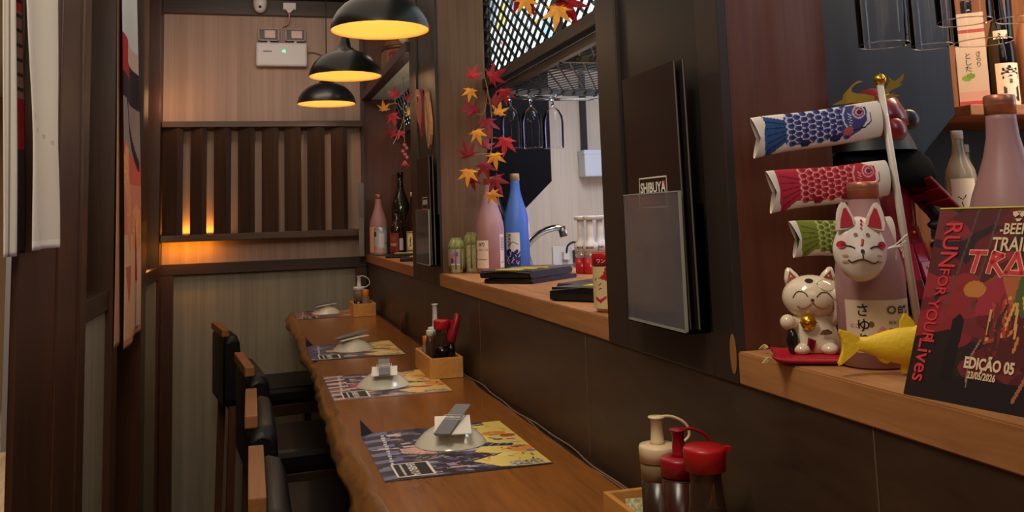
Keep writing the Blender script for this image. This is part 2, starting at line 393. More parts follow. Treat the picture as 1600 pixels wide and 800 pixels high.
# right wall below the openings, dark tiles with thin joints
sbox('wall_right', TILE, .664, .74, -.3, YB, FZ, 1.0)
bm = nb()
for y in (.917, 1.843, 2.77, 3.695, 4.62): box(bm, .6632, .6645, y-.0011, y+.0011, .756, .999)
struct('trim_14', bm, GROUT)
bm = nb(); box(bm, .640, .664, .5, 5.42, .690, .742); struct('trim_15', bm, W_DARKY)
# pillars between the openings: black recessed panel in a dark frame, wood on the cheeks
def pillar(n, y0, y1, depth, cheek, sl, sr, zf):
    sbox('wall_pillar_%d' % n, cheek, XW+.014, XW+depth, y0, y1, 1.0, 2.56)
    sbox('wall_pillar_panel_%d' % n, BLKPANEL, XW+.008, XW+.0145, y0+.01, y1-.01, 1.0, 2.56)
    bm = nb(); box(bm, XW, XW+.0145, y0, y0+sr, 1.0, 2.56, .002); box(bm, XW, XW+.0145, y1-sl, y1, 1.0, 2.56, .002)
    box(bm, XW, XW+.0145, y0+sr, y1-sl, 1.0, zf, .002); struct('trim_%d' % (20+n), bm, FRAMEDK)
pillar(1, 1.206, 1.70, .178, W_RED, .10, .07, 1.062)
pillar(2, 3.36, 3.93, .192, W_MID, .16, .08, 1.066)
sbox('wall_far_jamb', W_RED, .655, .96, YB+.0, YB+.10, 1.0, 2.56)
# ledges of the three openings
def ledge(y0, y1, x1, label):
    bm = nb(); yc = min(y1, 3.358) if y0 < 3 else y1
    prism(bm, [(XW, y0), (x1, y0), (x1, y1), (.856, y1), (.856, yc), (XW, yc)] if yc < y1 else [(XW, y0), (x1, y0), (x1, y1), (XW, y1)], lambda u, v, w: V3((u, v, 1.0+w)), .045); bmesh.ops.bevel(bm, geom=bm.edges[:], offset=.002, segments=2, affect='EDGES')
    return tag(obj('wooden_ledge', bm, W_LEDGE), label, 'ledge')
ledge(.05, 1.204, 1.22, 'light oak ledge under the near right opening with figurines on it')
ledge(1.702, 3.599, 1.16, 'light oak ledge of the middle opening holding bottles and black menus')
ledge(3.932, 5.618, .96, 'light oak ledge of the farthest opening beside the back wall')
# beam, soffit and loft above the far opening
sbox('trim_30', W_DARKY, .645, .70, 3.93, YB-.001, 1.962, 2.008, bev=.003)
sbox('wall_loft_soffit', wood('greyed_soffit', (150, 140, 118), (196, 186, 160), 'y', .6, 30, .2), .70, .95, 3.93, YB, 1.972, 1.99)
sbox('wall_loft_back', W_RED, .98, 1.0, 3.93, YB, 1.99, 2.56)
# kitchen behind the openings
sbox('wall_kitchen', KIT_PANEL, .98, 2.4, 4.40, 4.46, FZ, 2.6)
sbox('wall_kitchen_upper', BLK, .98, 2.36, 4.37, 4.3995, 1.97, 2.6)  # black sheet added to keep the wall behind the mesh shelf dark
sbox('ceiling_kitchen', BLK, .98, 2.36, 1.85, 4.37, 2.50, 2.55)
sbox('wall_kitchen_side', KIT_PANEL, 2.36, 2.4, -.3, 4.4, FZ, 2.6)
sbox('wall_kitchen_far', BLK, .96, .975, 4.4, YB, 1.0, 1.70)
sbox('wall_bar_back', wood('bar_back_wood', (104, 62, 30), (146, 92, 48), 'z', .5), .96, 2.3, 1.80, 1.84, 1.0, 2.6)
sbox('floor_bar_counter', W_LEDGEX, 1.22, 2.3, .1, 1.80, .98, 1.0)
bm = nb(); prism(bm, [(1.214+.010*math.sin(a)*.9, 1.040+.028*math.cos(a)) for a in [2*PI*k/18 for k in range(18)]], lambda u, v, w: V3((XW-.0003-w, u+.002, v)), .0006); struct('trim_32', bm, plain('bare_wood_chip', (150, 104, 56), .6))
# hanging boards with a cut corner behind the openings
def cut_board(name, y, x0, x1, zc, xc, zb, m):
    bm = nb(); prism(bm, [(x0, 2.56), (x1, 2.56), (x1, zc), (xc, zb), (x0, zb)], lambda u, v, w: V3((u, y+w, v)), .03)
    return struct(name, bm, m)
cut_board('wall_cut_board_kitchen', 3.60, .853, 1.18, 1.378, 1.00, 1.21, W_BLACK)
cut_board('wall_cut_board_bar', 1.35, .838, 1.192, 1.397, .99, 1.205, W_BLUE)
sbox('trim_31', W_DARK, .838, .87, 1.35, 1.38, 1.045, 1.205)
# ================================================================== the counter and its chairs
def slab():
    bm = nb(); ny, ys = 150, np.linspace(.55, 5.42, 151); r2 = np.random.default_rng(3)
    ph = r2.uniform(0, 6.28, 9); fr = [1.1, 2.3, 3.7, 5.1, 7.7, 11, 17, 26, 37]; am = [.006, .005, .004, .0035, .003, .0025, .002, .0015, .001]
    wob = lambda y, s=0: sum(a*math.sin(f*y*1.7+p+s*f*.13) for a, f, p in zip(am, fr, ph))
    rings = []
    for y in ys:
        e = .205+wob(y)*.8; z0 = .672+.008*math.sin(y*4)
        prof = [(.642, .75), (e+.022, .75), (e+.010, .746), (e+.001, .736+.004*math.sin(9*y)), (e-.012+wob(y, 2)*.5, .722), (e-.010+wob(y, 5)*.9, .705), (e+.004+wob(y, 9), .688), (e+.02, z0), (.642, z0)]
        rings.append([bm.verts.new((x, y, z)) for x, z in prof])
    for a, b in zip(rings, rings[1:]):
        for k in range(9):
            f = bm.faces.new((a[k], a[(k+1) % 9], b[(k+1) % 9], b[k])); f.material_index = 1 if 1 <= k <= 6 else 0; f.smooth = 1 <= k <= 6
    bm.faces.new(rings[0][::-1]); bm.faces.new(rings[-1])
    return bm
tag(obj('counter_slab', slab(), [W_TABLE, W_BARK]), 'long varnished wood counter with a wavy live edge along the right wall', 'counter')
def make_chair():
    t = thing('bar_chair', 'x', 'chair', (0, 0, FZ), 'black leather chairs along the counter')
    bm = nb(); box(bm, -.178, .27, -.245, .245, .385, .462, .022); s = obj('seat', bm, LEATHER, t)
    bm = nb(); box(bm, -.20, .24, -.235, .235, .33, .384, .004); obj('seat_frame', bm, W_DARKY, t)
    # padded back, rounded on top
    bm = nb(); sec = [(-.262, .40), (-.262, .700), (-.252, .7175), (-.225, .730), (-.200, .722), (-.186, .69), (-.180, .60), (-.182, .50), (-.190, .40)]
    rings = []
    for y, k in ((-.235, .82), (-.222, .97), (-.20, 1), (0, 1), (.20, 1), (.222, .97), (.235, .82)):
        rings.append([bm.verts.new((-.225+(x+.225)*k, y, .56+(z-.56)*k)) for x, z in sec])
    for a, b in zip(rings, rings[1:]):
        for k in range(9):
            f = bm.faces.new((a[k], a[(k+1) % 9], b[(k+1) % 9], b[k])); f.smooth = True
    bm.faces.new(rings[0][::-1]); bm.faces.new(rings[-1]); obj('backrest', bm, LEATHER, t)
    bm = nb(); box(bm, -.268, -.235, -.21, .21, .7195, .752, .003); obj('top_rail', bm, W_CHAIR, t)
    for x, zt in ((-.215, .40), (.215, .385)):
        for y in (-.20, .20):
            bm = nb(); w = .018; a = [bm.verts.new((x+dx*w, y+dy*w, zt)) for dx, dy in ((-1, -1), (1, -1), (1, 1), (-1, 1))]
            k = .014; ex = -.03 if x < 0 else .01; b = [bm.verts.new((x+ex+dx*k, y+dy*k, FZ)) for dx, dy in ((-1, -1), (1, -1), (1, 1), (-1, 1))]
            bm.faces.new(a); bm.faces.new(b[::-1])
            for i in range(4): bm.faces.new((a[i], b[i], b[(i+1) % 4], a[(i+1) % 4]))
            obj('leg', bm, W_CHAIRZ, t)
    for y in (-.20, .20): pbox('stretcher', W_CHAIRZ, t, -.20, .215, y-.012, y+.012, -.30, -.265)
    return t
CH = make_chair()
spots = [(.2635, 2.03, 0, 'black leather chair nearest the camera, its top rail lowest in view'),
         (.2535, 2.79, 0, 'second nearest black leather chair, between the nearest and the angled one'),
         (.227, 3.67, .10, 'black leather chair turned slightly, third along the counter from the camera'),
         (.104, 4.93, .15, 'farthest black leather chair, pulled out from the counter toward the left')]
for i, (x, y, a, l) in enumerate(spots):
    if i == 0: CH.location = (x, y, FZ); CH['label'] = l
    else: dup(CH, (x, y, FZ), a, l)
# ================================================================== placemats, bowls, napkins
def mat_canvas(kind):
    r = random.Random(kind*11+5); w, h = .336, .42           # u away from the diner (x), v along y
    c = Canvas(w, h, 134, 168, (36, 34, 52))
    base = {0: [(54, 54, 84), (70, 66, 92), (30, 28, 44), (92, 84, 104)], 1: [(112, 96, 104), (82, 74, 88), (150, 122, 124), (64, 56, 66)], 2: [(54, 54, 84), (78, 72, 94), (30, 28, 44), (100, 90, 108)], 3: [(120, 40, 44), (90, 60, 66), (70, 48, 54), (150, 120, 110)]}[kind]
    pale = {0: [(196, 176, 180), (150, 140, 166)], 1: [(216, 186, 184), (186, 50, 76), (200, 170, 170)], 2: [(200, 184, 180), (150, 140, 166)], 3: [(216, 170, 160), (176, 34, 44)]}[kind]
    for k in range(150):
        x, y = r.uniform(-.03, w), r.uniform(-.02, h); q = r.uniform(-.01, .01); a, b = r.uniform(.012, .07), r.uniform(.005, .022); c.poly([(x, y), (x+a, y+q), (x+a*.9, y+q+b), (x-.004, y+b)], r.choice(base if k % 4 else pale))
    for k in range(7): c.poly([(0, k*.062+.008), (.06, k*.062+.02), (.06, k*.062+.045), (0, k*.062+.03)], (104, 106, 150) if kind in (0, 2) else (196, 160, 150))
    for k in range(130):                                      # small pale strokes, people and lanterns
        x, y = r.uniform(.07, .24), r.uniform(.02, .40); a = r.uniform(-.6, .6)
        c.line([(x, y), (x+.013*math.cos(a), y+.013*math.sin(a))], .0028, r.choice([(220, 196, 186), (196, 150, 150), (166, 60, 66), (200, 190, 196)]))
    c.poly([(.065, .20), (.135, .17), (.135, .25), (.065, .24)], (222, 178, 156) if kind in (0, 2) else (186, 44, 62))
    for k in range(4): c.line([(.065, .205+k*.012), (.135, .18+k*.02)], .003, (110, 80, 90))
    yel = {0: (230, 206, 110), 1: (226, 192, 110), 2: (220, 200, 124), 3: (190, 130, 90)}[kind]
    c.poly([(.235, .02), (.336, .0), (.336, .42), (.205, .42), (.215, .30), (.20, .25), (.25, .22), (.21, .15), (.26, .12), (.19, .08)], yel)
    for x, y, rx, ry, col in ((.29, .30, .028, .02, (222, 142, 62)), (.315, .27, .018, .016, (168, 78, 52)), (.25, .36, .018, .009, (96, 124, 120)), (.285, .24, .012, .007, (70, 96, 130)), (.31, .15, .028, .03, (226, 150, 76)), (.325, .12, .01, .01, (126, 122, 140)), (.23, .33, .01, .012, (230, 160, 140)), (.27, .11, .03, .012, (236, 216, 130))):
        c.ell(x, y, rx, ry, col if kind != 1 or col[2] < 90 else (186, 60, 84))
    c.poly([(.20, .20), (.30, .175), (.31, .195), (.20, .235)], (40, 40, 62)); c.poly([(.19, .10), (.22, .10), (.22, .12), (.19, .13)], (40, 40, 62))
    for k in range(34):
        x, y = r.uniform(.20, .33), r.uniform(.01, .40); a = r.uniform(0, 3.1); c.line([(x, y), (x+r.uniform(.006, .022)*math.cos(a), y+r.uniform(.004, .02)*math.sin(a))], r.uniform(.003, .008), r.choice([(222, 142, 70), (240, 222, 150), (176, 84, 60), (90, 96, 130), (206, 170, 110), (60, 56, 76)]))
    for k in range(4): c.line([(.23+k*.02, .19), (.245+k*.02, .205)], .003, (130, 150, 190))
    c.rect(.18, .39, .29, .42, (34, 32, 44)); c.line([(.235, .398), (.24, .412)], .005, (220, 214, 206)); c.line([(.26, .40), (.285, .405)], .006, (214, 206, 196))
    for k in range(13):
        c.rect(.03+k*.001, .12+k*.021, .036+k*.0012, .132+k*.021, (206, 200, 206))
    c.rect(.255, .012, .325, .05, (196, 186, 160))            # speckled patch by the corner
    for k in range(60): x, y = r.uniform(.257, .322), r.uniform(.014, .047); c.rect(x, y, x+.004, y+.004, (60, 52, 48))
    c.rect(0, 0, .336, .010, base[2])
    if kind in (0, 2): c.poly([(0, .42), (.036, .42), (0, .384)], (26, 24, 32))
    return c
def placemat(cx0, y0, kind, lab, curl):
    z = .7512; base = (cx0+.168, y0+.21, .75)
    t = thing('placemat', lab, 'placemat', base, 'printed paper placemats on the counter')
    def fn(u, v):
        zz = z
        if curl:
            d = u+(.42-v); zz += max(0, .030-d)*1.1
        return V3((cx0+u, y0+v, zz))
    mat_canvas(kind).mesh('sheet', fn, PR, t, .0006)
    L = lambda u, v, w=0: V3((cx0+.030+v*.80, y0+.114-u*.94, z+w))      # lettering reads away from the far side, toward the camera
    frame = WHITEINK if kind != 1 else PAPER
    bm = nb()
    for q in ((0, .104, -.004, .001), (0, .104, .085, .092), (-.003, .002, -.004, .092), (.100, .106, -.004, .092)):
        u0, u1, v0, v1 = q; vs = [bm.verts.new(L(u, v, .0009)) for u, v in ((u0, v0), (u1, v0), (u1, v1), (u0, v1))]; bm.faces.new(vs)
    obj('logo_frame', bm, frame, t)
    bm = nb(); vs = [bm.verts.new(L(u, v, .0006)) for u, v in ((.002, .001), (.100, .001), (.100, .085), (.002, .085))]; bm.faces.new(vs); obj('logo_box', bm, INK, t)
    text('logo_lettering', 'SHIBUYA', .030, frame, t, lambda u, v, w: L(.006+u, .034+v, .0012), bold=.02, sx=.80)
    bm = nb()
    for k in range(11): bm.faces.new([bm.verts.new(L(u, v, .0012)) for u, v in ((.010+.008*k, .015), (.0155+.008*k, .015), (.0155+.008*k, .021), (.010+.008*k, .021))])
    obj('logo_subtitle', bm, frame, t)
    return t
placemat(.246, 1.835, 0, 'navy and yellow printed placemat nearest the camera on the counter', True)
placemat(.224, 2.690, 1, 'purple and pink printed placemat beside the nearer bamboo condiment box', False)
placemat(.214, 3.480, 2, 'navy printed placemat with a curled black corner, third from the camera', True)
placemat(.232, 4.965, 3, 'red printed placemat at the far end of the counter', False)
def bowl(x, y, label, r=.079):
    t = thing('sauce_dish', label, 'dish', (x, y, .752), 'upturned sauce dishes on the placemats')
    bm = nb(); lathe(bm, [(r, .7522), (r*.985, .7545), (r*.90, .7625), (r*.76, .7725), (r*.60, .7815), (r*.48, .787), (r*.40, .789), (r*.39, .789)], (x, y, 0), 48, False, True); obj('body', bm, CERAM, t)
    bm = nb(); lathe(bm, [(r*.40, .789), (r*.39, .797), (r*.35, .797), (r*.34, .790)], (x, y, 0), 40, False, False); obj('foot_ring', bm, CERAM, t)
    return t
bowls = [(.426, 2.086), (.384, 2.869), (.382, 3.698), (.396, 5.211)]
for (x, y), l in zip(bowls, ('upturned grey ceramic dish on the nearest navy placemat', 'upturned ceramic dish with a yellow glint on the purple placemat', 'upturned ceramic dish on the navy placemat with the curled corner', 'upturned ceramic dish on the red placemat by the back wall')): bowl(x, y, l)
def slip(name, label, cat, c, ln, wd, rz, tilt, bend, m, group, logo=None, lsize=.011):
    """a paper strip of length ln draped over a dish, tilted, ends bent"""
    R = M4.Translation(c) @ M4.Rotation(rz, 4, 'Z') @ M4.Rotation(tilt, 4, 'Y')
    f = lambda u, v, w=0: R @ V3((u, v, w+bend*(.25-(u/ln)**2)))
    t = thing(name, label, cat, tuple(c), group); n = 14; bm = nb(); top = []; bot = []
    for i in range(n+1):
        u = -ln/2+ln*i/n
        top.append([bm.verts.new(f(u, s*wd/2, .0022)) for s in (-1, 1)]); bot.append([bm.verts.new(f(u, s*wd/2, 0)) for s in (-1, 1)])
    for a, b, c2, d in zip(top, top[1:], bot, bot[1:]):
        bm.faces.new((a[0], a[1], b[1], b[0])); bm.faces.new((c2[0], d[0], d[1], c2[1])); bm.faces.new((a[0], b[0], d[0], c2[0])); bm.faces.new((a[1], c2[1], d[1], b[1]))
    bm.faces.new((top[0][0], bot[0][0], bot[0][1], top[0][1])); bm.faces.new((top[-1][0], top[-1][1], bot[-1][1], bot[-1][0]))
    obj('sheet', bm, m, t)
    if logo:
        text('logo_lettering', logo, lsize, WHITEINK, t, lambda u, v, w: f(.004+v-lsize*.4, -u, .0027), 'CENTER', .02, .8)
        q = lsize*1.6; b2 = nb()
        for u0, u1, v0, v1 in ((-q*.5, -q*.5+.0012, -q*1.25, q*1.25), (q*.85, q*.85+.0012, -q*1.25, q*1.25), (-q*.5, q*.85, -q*1.25, -q*1.25+.0012), (-q*.5, q*.85, q*1.25-.0012, q*1.25)):
            vs = [b2.verts.new(f(u, v, .0027)) for u, v in ((u0, v0), (u1, v0), (u1, v1), (u0, v1))]; b2.faces.new(vs)
        obj('logo_frame', b2, WHITEINK, t)
    return t
NG, SG = 'folded white napkins on the dishes', 'grey chopstick sleeves on the dishes'
# nearest setting
slip('folded_napkin', 'white napkin under the grey sleeve on the nearest dish', 'napkin', (.424, 2.050, .7955), .105, .078, 1.38, -.16, .004, PAPER, NG)
slip('chopstick_sleeve', 'grey chopstick sleeve lying slantwise over the nearest dish', 'chopsticks', (.427, 2.060, .8065), .155, .036, 1.04, -.20, .004, GREYPAPER, SG, 'SHIBUYA', .011)
slip('folded_napkin', 'white napkin standing out both sides of the sleeve on the purple placemat', 'napkin', (.384, 2.835, .797), .085, .075, 1.42, -.16, .006, PAPER, NG)
slip('chopstick_sleeve', 'grey chopstick sleeve across the dish on the purple placemat', 'chopsticks', (.385, 2.845, .808), .115, .034, 1.45, -.26, .003, GREYPAPER, SG, 'SHIBUYA', .011)
slip('folded_napkin', 'white napkin on the dish of the curled navy placemat', 'napkin', (.378, 3.685, .797), .115, .06, .35, -.10, .004, PAPER, NG)
slip('chopstick_sleeve', 'grey chopstick sleeve tilted up on the dish of the curled navy placemat', 'chopsticks', (.376, 3.695, .8085), .135, .04, .38, -.16, .003, GREYPAPER, SG)
slip('folded_napkin', 'white napkin on the dish of the far red placemat', 'napkin', (.388, 5.19, .797), .11, .06, .3, -.10, .004, PAPER, NG)
slip('chopstick_sleeve', 'grey chopstick sleeve on the dish of the far red placemat', 'chopsticks', (.386, 5.20, .8085), .14, .04, .25, -.14, .003, GREYPAPER, SG)
# ================================================================== pendant lamps
def pendant(loc, label, first=None):
    if first: return dup(first, loc, None, label)
    x, y, z = loc
    t = thing('pendant_lamp', label, 'lamp', loc, 'black dome pendant lamps over the counter')
    out = [(.158, 0), (.157, .010), (.150, .034), (.135, .060), (.113, .083), (.088, .099), (.064, .108)]
    bm = nb(); lathe(bm, out, loc, 56, False, False); obj('shade', bm, LAMPBLK, t)
    bm = nb(); lathe(bm, [(.0635, .1085), (.046, .114), (.033, .128), (.024, .148), (.018, .172), (.013, .184), (.004, .187)], loc, 40, False, True); obj('neck', bm, LAMPBLK, t)
    bm = nb(); lathe(bm, [(.1575, .0), (.1545, .0005), (.1535, .010), (.1465, .033), (.1315, .058), (.110, .080), (.086, .095), (.062, .104), (.030, .107), (0, .107)], loc, 56, False, False); obj('lining', bm, GOLDIN, t)
    bm = nb(); ellipsoid(bm, (x, y, z+.078), (.022, .022, .026)); obj('bulb', bm, plain('lit_bulb', (255, 226, 170), .4, emit=(255, 206, 130), es=5), t)
    bm = nb(); tube(bm, [(x, y, z+.185), (x, y, 2.56)], .003, 8); obj('cord', bm, CORD, t)
    return t
LP = [(.40, 2.923, 1.846), (.40, 4.05, 1.870), (.40, 5.098, 1.879)]
p0 = pendant(LP[0], 'black pendant lamp nearest the camera, largest of the three')
pendant(LP[1], 'middle black pendant lamp with its tapered neck showing', p0)
pendant(LP[2], 'farthest and lowest black pendant lamp, smallest in view', p0)
for x, y, z in LP: lamp('POINT', (x, y, z+.035), 1.5, (1.0, .78, .50), .02)
# ================================================================== back wall: slat screen, emergency light, camera, plug
def slat_screen():
    t = thing('slat_screen', 'dark wooden screen of upright angled slats on the back wall', 'screen', (.08, 5.56, 1.156))
    pbox('top_rail', W_SLATX, t, -.478, .638, 5.50, YB-.001, 1.797, 1.832, bev=.003)
    pbox('bottom_rail', W_SLATX, t, -.478, .638, 5.49, YB-.001, 1.158, 1.196, bev=.003)
    gaps = [-.478, -.364, -.33, -.237, -.203, -.106, -.072, .024, .059, .157, .186, .284, .315, .419, .452, .549]
    for k in range(0, 16, 2):
        x0, x1 = gaps[k], gaps[k+1]; w = x1-x0; bm = nb()
        # a board set at an angle: broad face to the left, narrow lit edge to the right
        prism(bm, [(x0+.004, 5.535), (x0+w*.74, 5.505), (x1, 5.520), (x1-.008, 5.545), (x0+w*.74, 5.532), (x0+.010, 5.560)], lambda u, v, q: V3((u, v, 1.196+q)), .601)
        obj('slat', bm, W_SLAT, t)
slat_screen()
def emergency_light():
    t = thing('emergency_light', 'white emergency light box with two square lamp heads on the back wall', 'emergency light', (.18, 5.60, 2.16))
    b = pbox('housing', WHITEP, t, .032, .326, 5.565, YB-.001, 2.163, 2.305, bev=.012)
    bm = nb(); prism(bm, [(.178, 2.250), (.200, 2.243), (.200, 2.261), (.190, 2.262)], lambda u, v, w: V3((u, 5.5646-w, v)), .0006); obj('status_light', bm, plain('green_led', (90, 220, 160), .4, emit=(70, 230, 160), es=1.6), t)
    pbox('maker_mark', GREYPAPER, t, .072, .122, 5.5643, 5.5655, 2.247, 2.254)
    for x0 in (.046, .201):
        h = pbox('lamp_head', plain('head_dark', (58, 44, 40), .4), t, x0, x0+.116, 5.590, YB-.001, 2.318, 2.392, bev=.004)
        bm = nb()
        for q in ((x0, x0+.116, 2.318, 2.323), (x0, x0+.116, 2.387, 2.392), (x0, x0+.005, 2.318, 2.392), (x0+.111, x0+.116, 2.318, 2.392)): box(bm, q[0], q[1], 5.584, 5.592, q[2], q[3])
        obj('bezel', bm, plain('silver_bezel', (150, 140, 136), .3), h)
        pbox('reflector', plain('pinkish_reflector', (206, 168, 152), .3), h, x0+.034, x0+.098, 5.582, 5.592, 2.333, 2.381, bev=.003)
        pbox('bracket', WHITEP, t, x0+.05, x0+.066, 5.595, 5.612, 2.30, 2.32)
emergency_light()
def cctv():
    c = (.055, 5.53, 0); t = thing('security_camera', 'white dome security camera under the dark ceiling beam', 'camera', (.055, 5.53, 2.466))
    bm = nb(); lathe(bm, [(0, 2.472), (.012, 2.473), (.026, 2.482), (.036, 2.502), (.040, 2.53), (.040, 2.56)], c, 32); obj('body', bm, WHITEP, t)
    bm = nb(); ellipsoid(bm, (.055, 5.497, 2.502), (.009, .006, .009), 16, 8); obj('lens', bm, BLKGL, t)
cctv()
def plug():
    t = thing('power_adapter', 'white plug adapter with a pink cable hanging to the emergency light', 'plug', (.223, 5.56, 2.47))
    pbox('body', WHITEP, t, .186, .260, 5.520, 5.569, 2.495, 2.536, bev=.004)
    bm = nb(); prism(bm, [(.203, 2.495), (.243, 2.495), (.229, 2.478), (.215, 2.478)], lambda u, v, w: V3((u, 5.525+w, v)), .03); obj('plug', bm, WHITEP, t)
    bm = nb(); tube(bm, spline([(.222, 5.54, 2.480), (.222, 5.555, 2.45), (.214, 5.58, 2.42), (.1815, 5.605, 2.40), (.181, 5.611, 2.33), (.181, 5.612, 2.309)]), .005); obj('cable', bm, plain('pink_cable', (196, 150, 140), .5), t)
plug()
bm = nb(); tube(bm, spline([(.328, 5.60, 2.25), (.36, 5.605, 2.255), (.41, 5.608, 2.24), (.46, 5.61, 2.215)]), .003); tag(obj('thin_cable', bm, CABLE), 'thin cable leaving the right side of the emergency light', 'cable')
# ================================================================== door curtains
def cloth_strip(name, t, yb, yt, xb, amp, waves, ztop, zbot, canvas, pinch=0, ph=0, m=PRF):
    def fn(u, v):
        a, b = u/canvas.w, v/canvas.h; z = zbot+(ztop-zbot)*b
        k = 1-pinch*math.exp(-((b-.28)/.16)**2); y0 = yb[0]+(yt[0]-yb[0])*b; y1 = yb[1]+(yt[1]-yb[1])*b; y = y0+(y1-y0)*(.5+(a-.5)*k)+.006*math.sin(b*5+ph)
        return V3((xb+amp*math.sin(a*waves*2*PI+ph+.8*math.sin(b*3))*(.5+.5*(1-b)), y, z))
    return canvas.mesh(name, fn, m, t, .0015, smooth=True)
def curtain1():
    t = thing('door_curtain', 'cream fabric door curtain hanging in the opening at the left edge', 'curtain', (-.45, 2.2, 1.19))
    c = Canvas(.28, .9, 28, 90, (222, 214, 196)); c.line([(.262, 0), (.262, .42)], .004, (176, 160, 136)); c.rect(0, 0, .28, .02, (236, 230, 216)); c.line([(0, .29), (.28, .235)], .004, (200, 186, 160))
    cloth_strip('cloth_panel', t, (2.176, 2.455), (1.98, 2.345), -.448, .010, 1.1, 2.1, 1.205, c, .13, .6)
    c = Canvas(.12, .9, 12, 90, (222, 214, 198)); c.line([(.085, 0), (.085, .9)], .008, (150, 130, 110))
    cloth_strip('cloth_panel', t, (1.955, 2.075), (1.88, 1.955), -.452, .006, .8, 2.1, 1.197, c, 0, 1.5)
    c = Canvas(.14, .9, 28, 120, (50, 36, 40))
    c.rect(0, .30, .14, .62, (122, 92, 84)); c.rect(0, .22, .14, .32, (128, 24, 30)); c.rect(0, .55, .14, .9, (110, 84, 80)); c.rect(0, .50, .14, .535, (176, 36, 40)); c.rect(0, .74, .14, .9, (150, 30, 36))
    for k in range(8): c.line([(0, .33+k*.03), (.14, .345+k*.03)], .006, (50, 36, 38)); c.line([(.02, .58+k*.022), (.10, .58+k*.022)], .007, (40, 30, 34))
    for k in range(3):
        c.ell(.035, .10+k*.07, .045, .04, (232, 140, 96)); c.ell(.02, .10+k*.07, .02, .02, (238, 190, 110))
    c.rect(0, 0, .14, .05, (50, 36, 40))
    cloth_strip('printed_panel', t, (2.03, 2.22), (1.93, 2.03), -.462, .006, .9, 2.1, 1.20, c, 0, .2)
curtain1()
def curtain2():
    t = thing('door_curtain', 'pink and peach printed door curtain hanging between dark posts', 'curtain', (-.46, 4.0, .79))
    c = Canvas(.6, 1.45, 60, 145, (226, 178, 142))
    c.rect(0, .42, .6, .74, (212, 134, 116)); c.rect(0, .62, .6, .76, (206, 96, 80))
    for cx, cy, r in ((.2, .50, .15), (.1, .66, .11), (.5, .44, .1)):
        c.ell(cx, cy, r, r, (226, 150, 116))
        for k in range(14): c.line([(cx, cy), (cx+r*math.cos(k*.45), cy+r*math.sin(k*.45))], .010, (236, 172, 110))
    c.poly([(0, .76), (.6, .72), (.6, .93), (0, .95)], (150, 132, 132)); c.line([(.1, .95), (.55, .70)], .05, (44, 36, 46)); c.rect(0, .93, .6, 1.10, (48, 36, 48)); c.rect(0, 1.02, .3, 1.16, (176, 44, 50)); c.rect(.2, 1.08, .6, 1.2, (206, 178, 176)); c.rect(0, 1.16, .6, 1.45, (206, 212, 216))
    c.poly([(.02, .30), (.24, .30), (.08, .16)], (196, 110, 96)); c.rect(0, 0, .6, .03, (196, 140, 110))
    cloth_strip('cloth_panel', t, (3.74, 4.36), (3.52, 4.02), -.450, .012, .9, 2.24, .805, c, 0, .3)
    c = Canvas(.2, 1.45, 20, 100, (226, 214, 204)); c.rect(0, .2, .06, .95, (170, 40, 46)); c.line([(.02, 0), (.02, .9)], .02, (60, 40, 40))
    cloth_strip('hem_panel', t, (4.22, 4.40), (3.90, 4.16), -.462, .006, .6, 2.24, .83, c, .1, .9)
    c = Canvas(.2, 1.45, 16, 80, (196, 146, 116)); cloth_strip('lining_panel', t, (3.61, 3.82), (3.56, 3.66), -.464, .005, .6, 2.24, .825, c, 0, .2)
curtain2()
# ================================================================== acrylic menu holders on the pillars
def menu_holder(y0, y1, zb, zt, zf, label, n, tilt=.022, big=True):
    """y0 near edge, y1 far edge; pocket front up to zf, menus stand up to zt"""
    x = XW
    t = thing('menu_holder', label, 'menu holder', (x, (y0+y1)/2, zb))
    bm = nb(); box(bm, x-.040, x-.037, y0, y1, zb, zf); obj('front_pane', bm, ACRYF, t)
    bm = nb(); box(bm, x-.003, x, y0, y1, zb, zf-.02); obj('back_pane', bm, ACRY, t)
    bm = nb(); box(bm, x-.040, x, y0, y1, zb-.004, zb); obj('base', bm, ACRY, t)
    bm = nb(); box(bm, x-.0405, x-.0365, y0-.0015, y0+.0015, zb, zf); box(bm, x-.0405, x-.0365, y0, y1, zb-.002, zb+.002); box(bm, x-.0405, x-.0365, y0, y1, zf-.0015, zf+.0005); obj('lit_edges', bm, plain('acrylic_edge', (150, 148, 142), .3), t)  # bright edges of the clear pane painted as pale strips
    return t
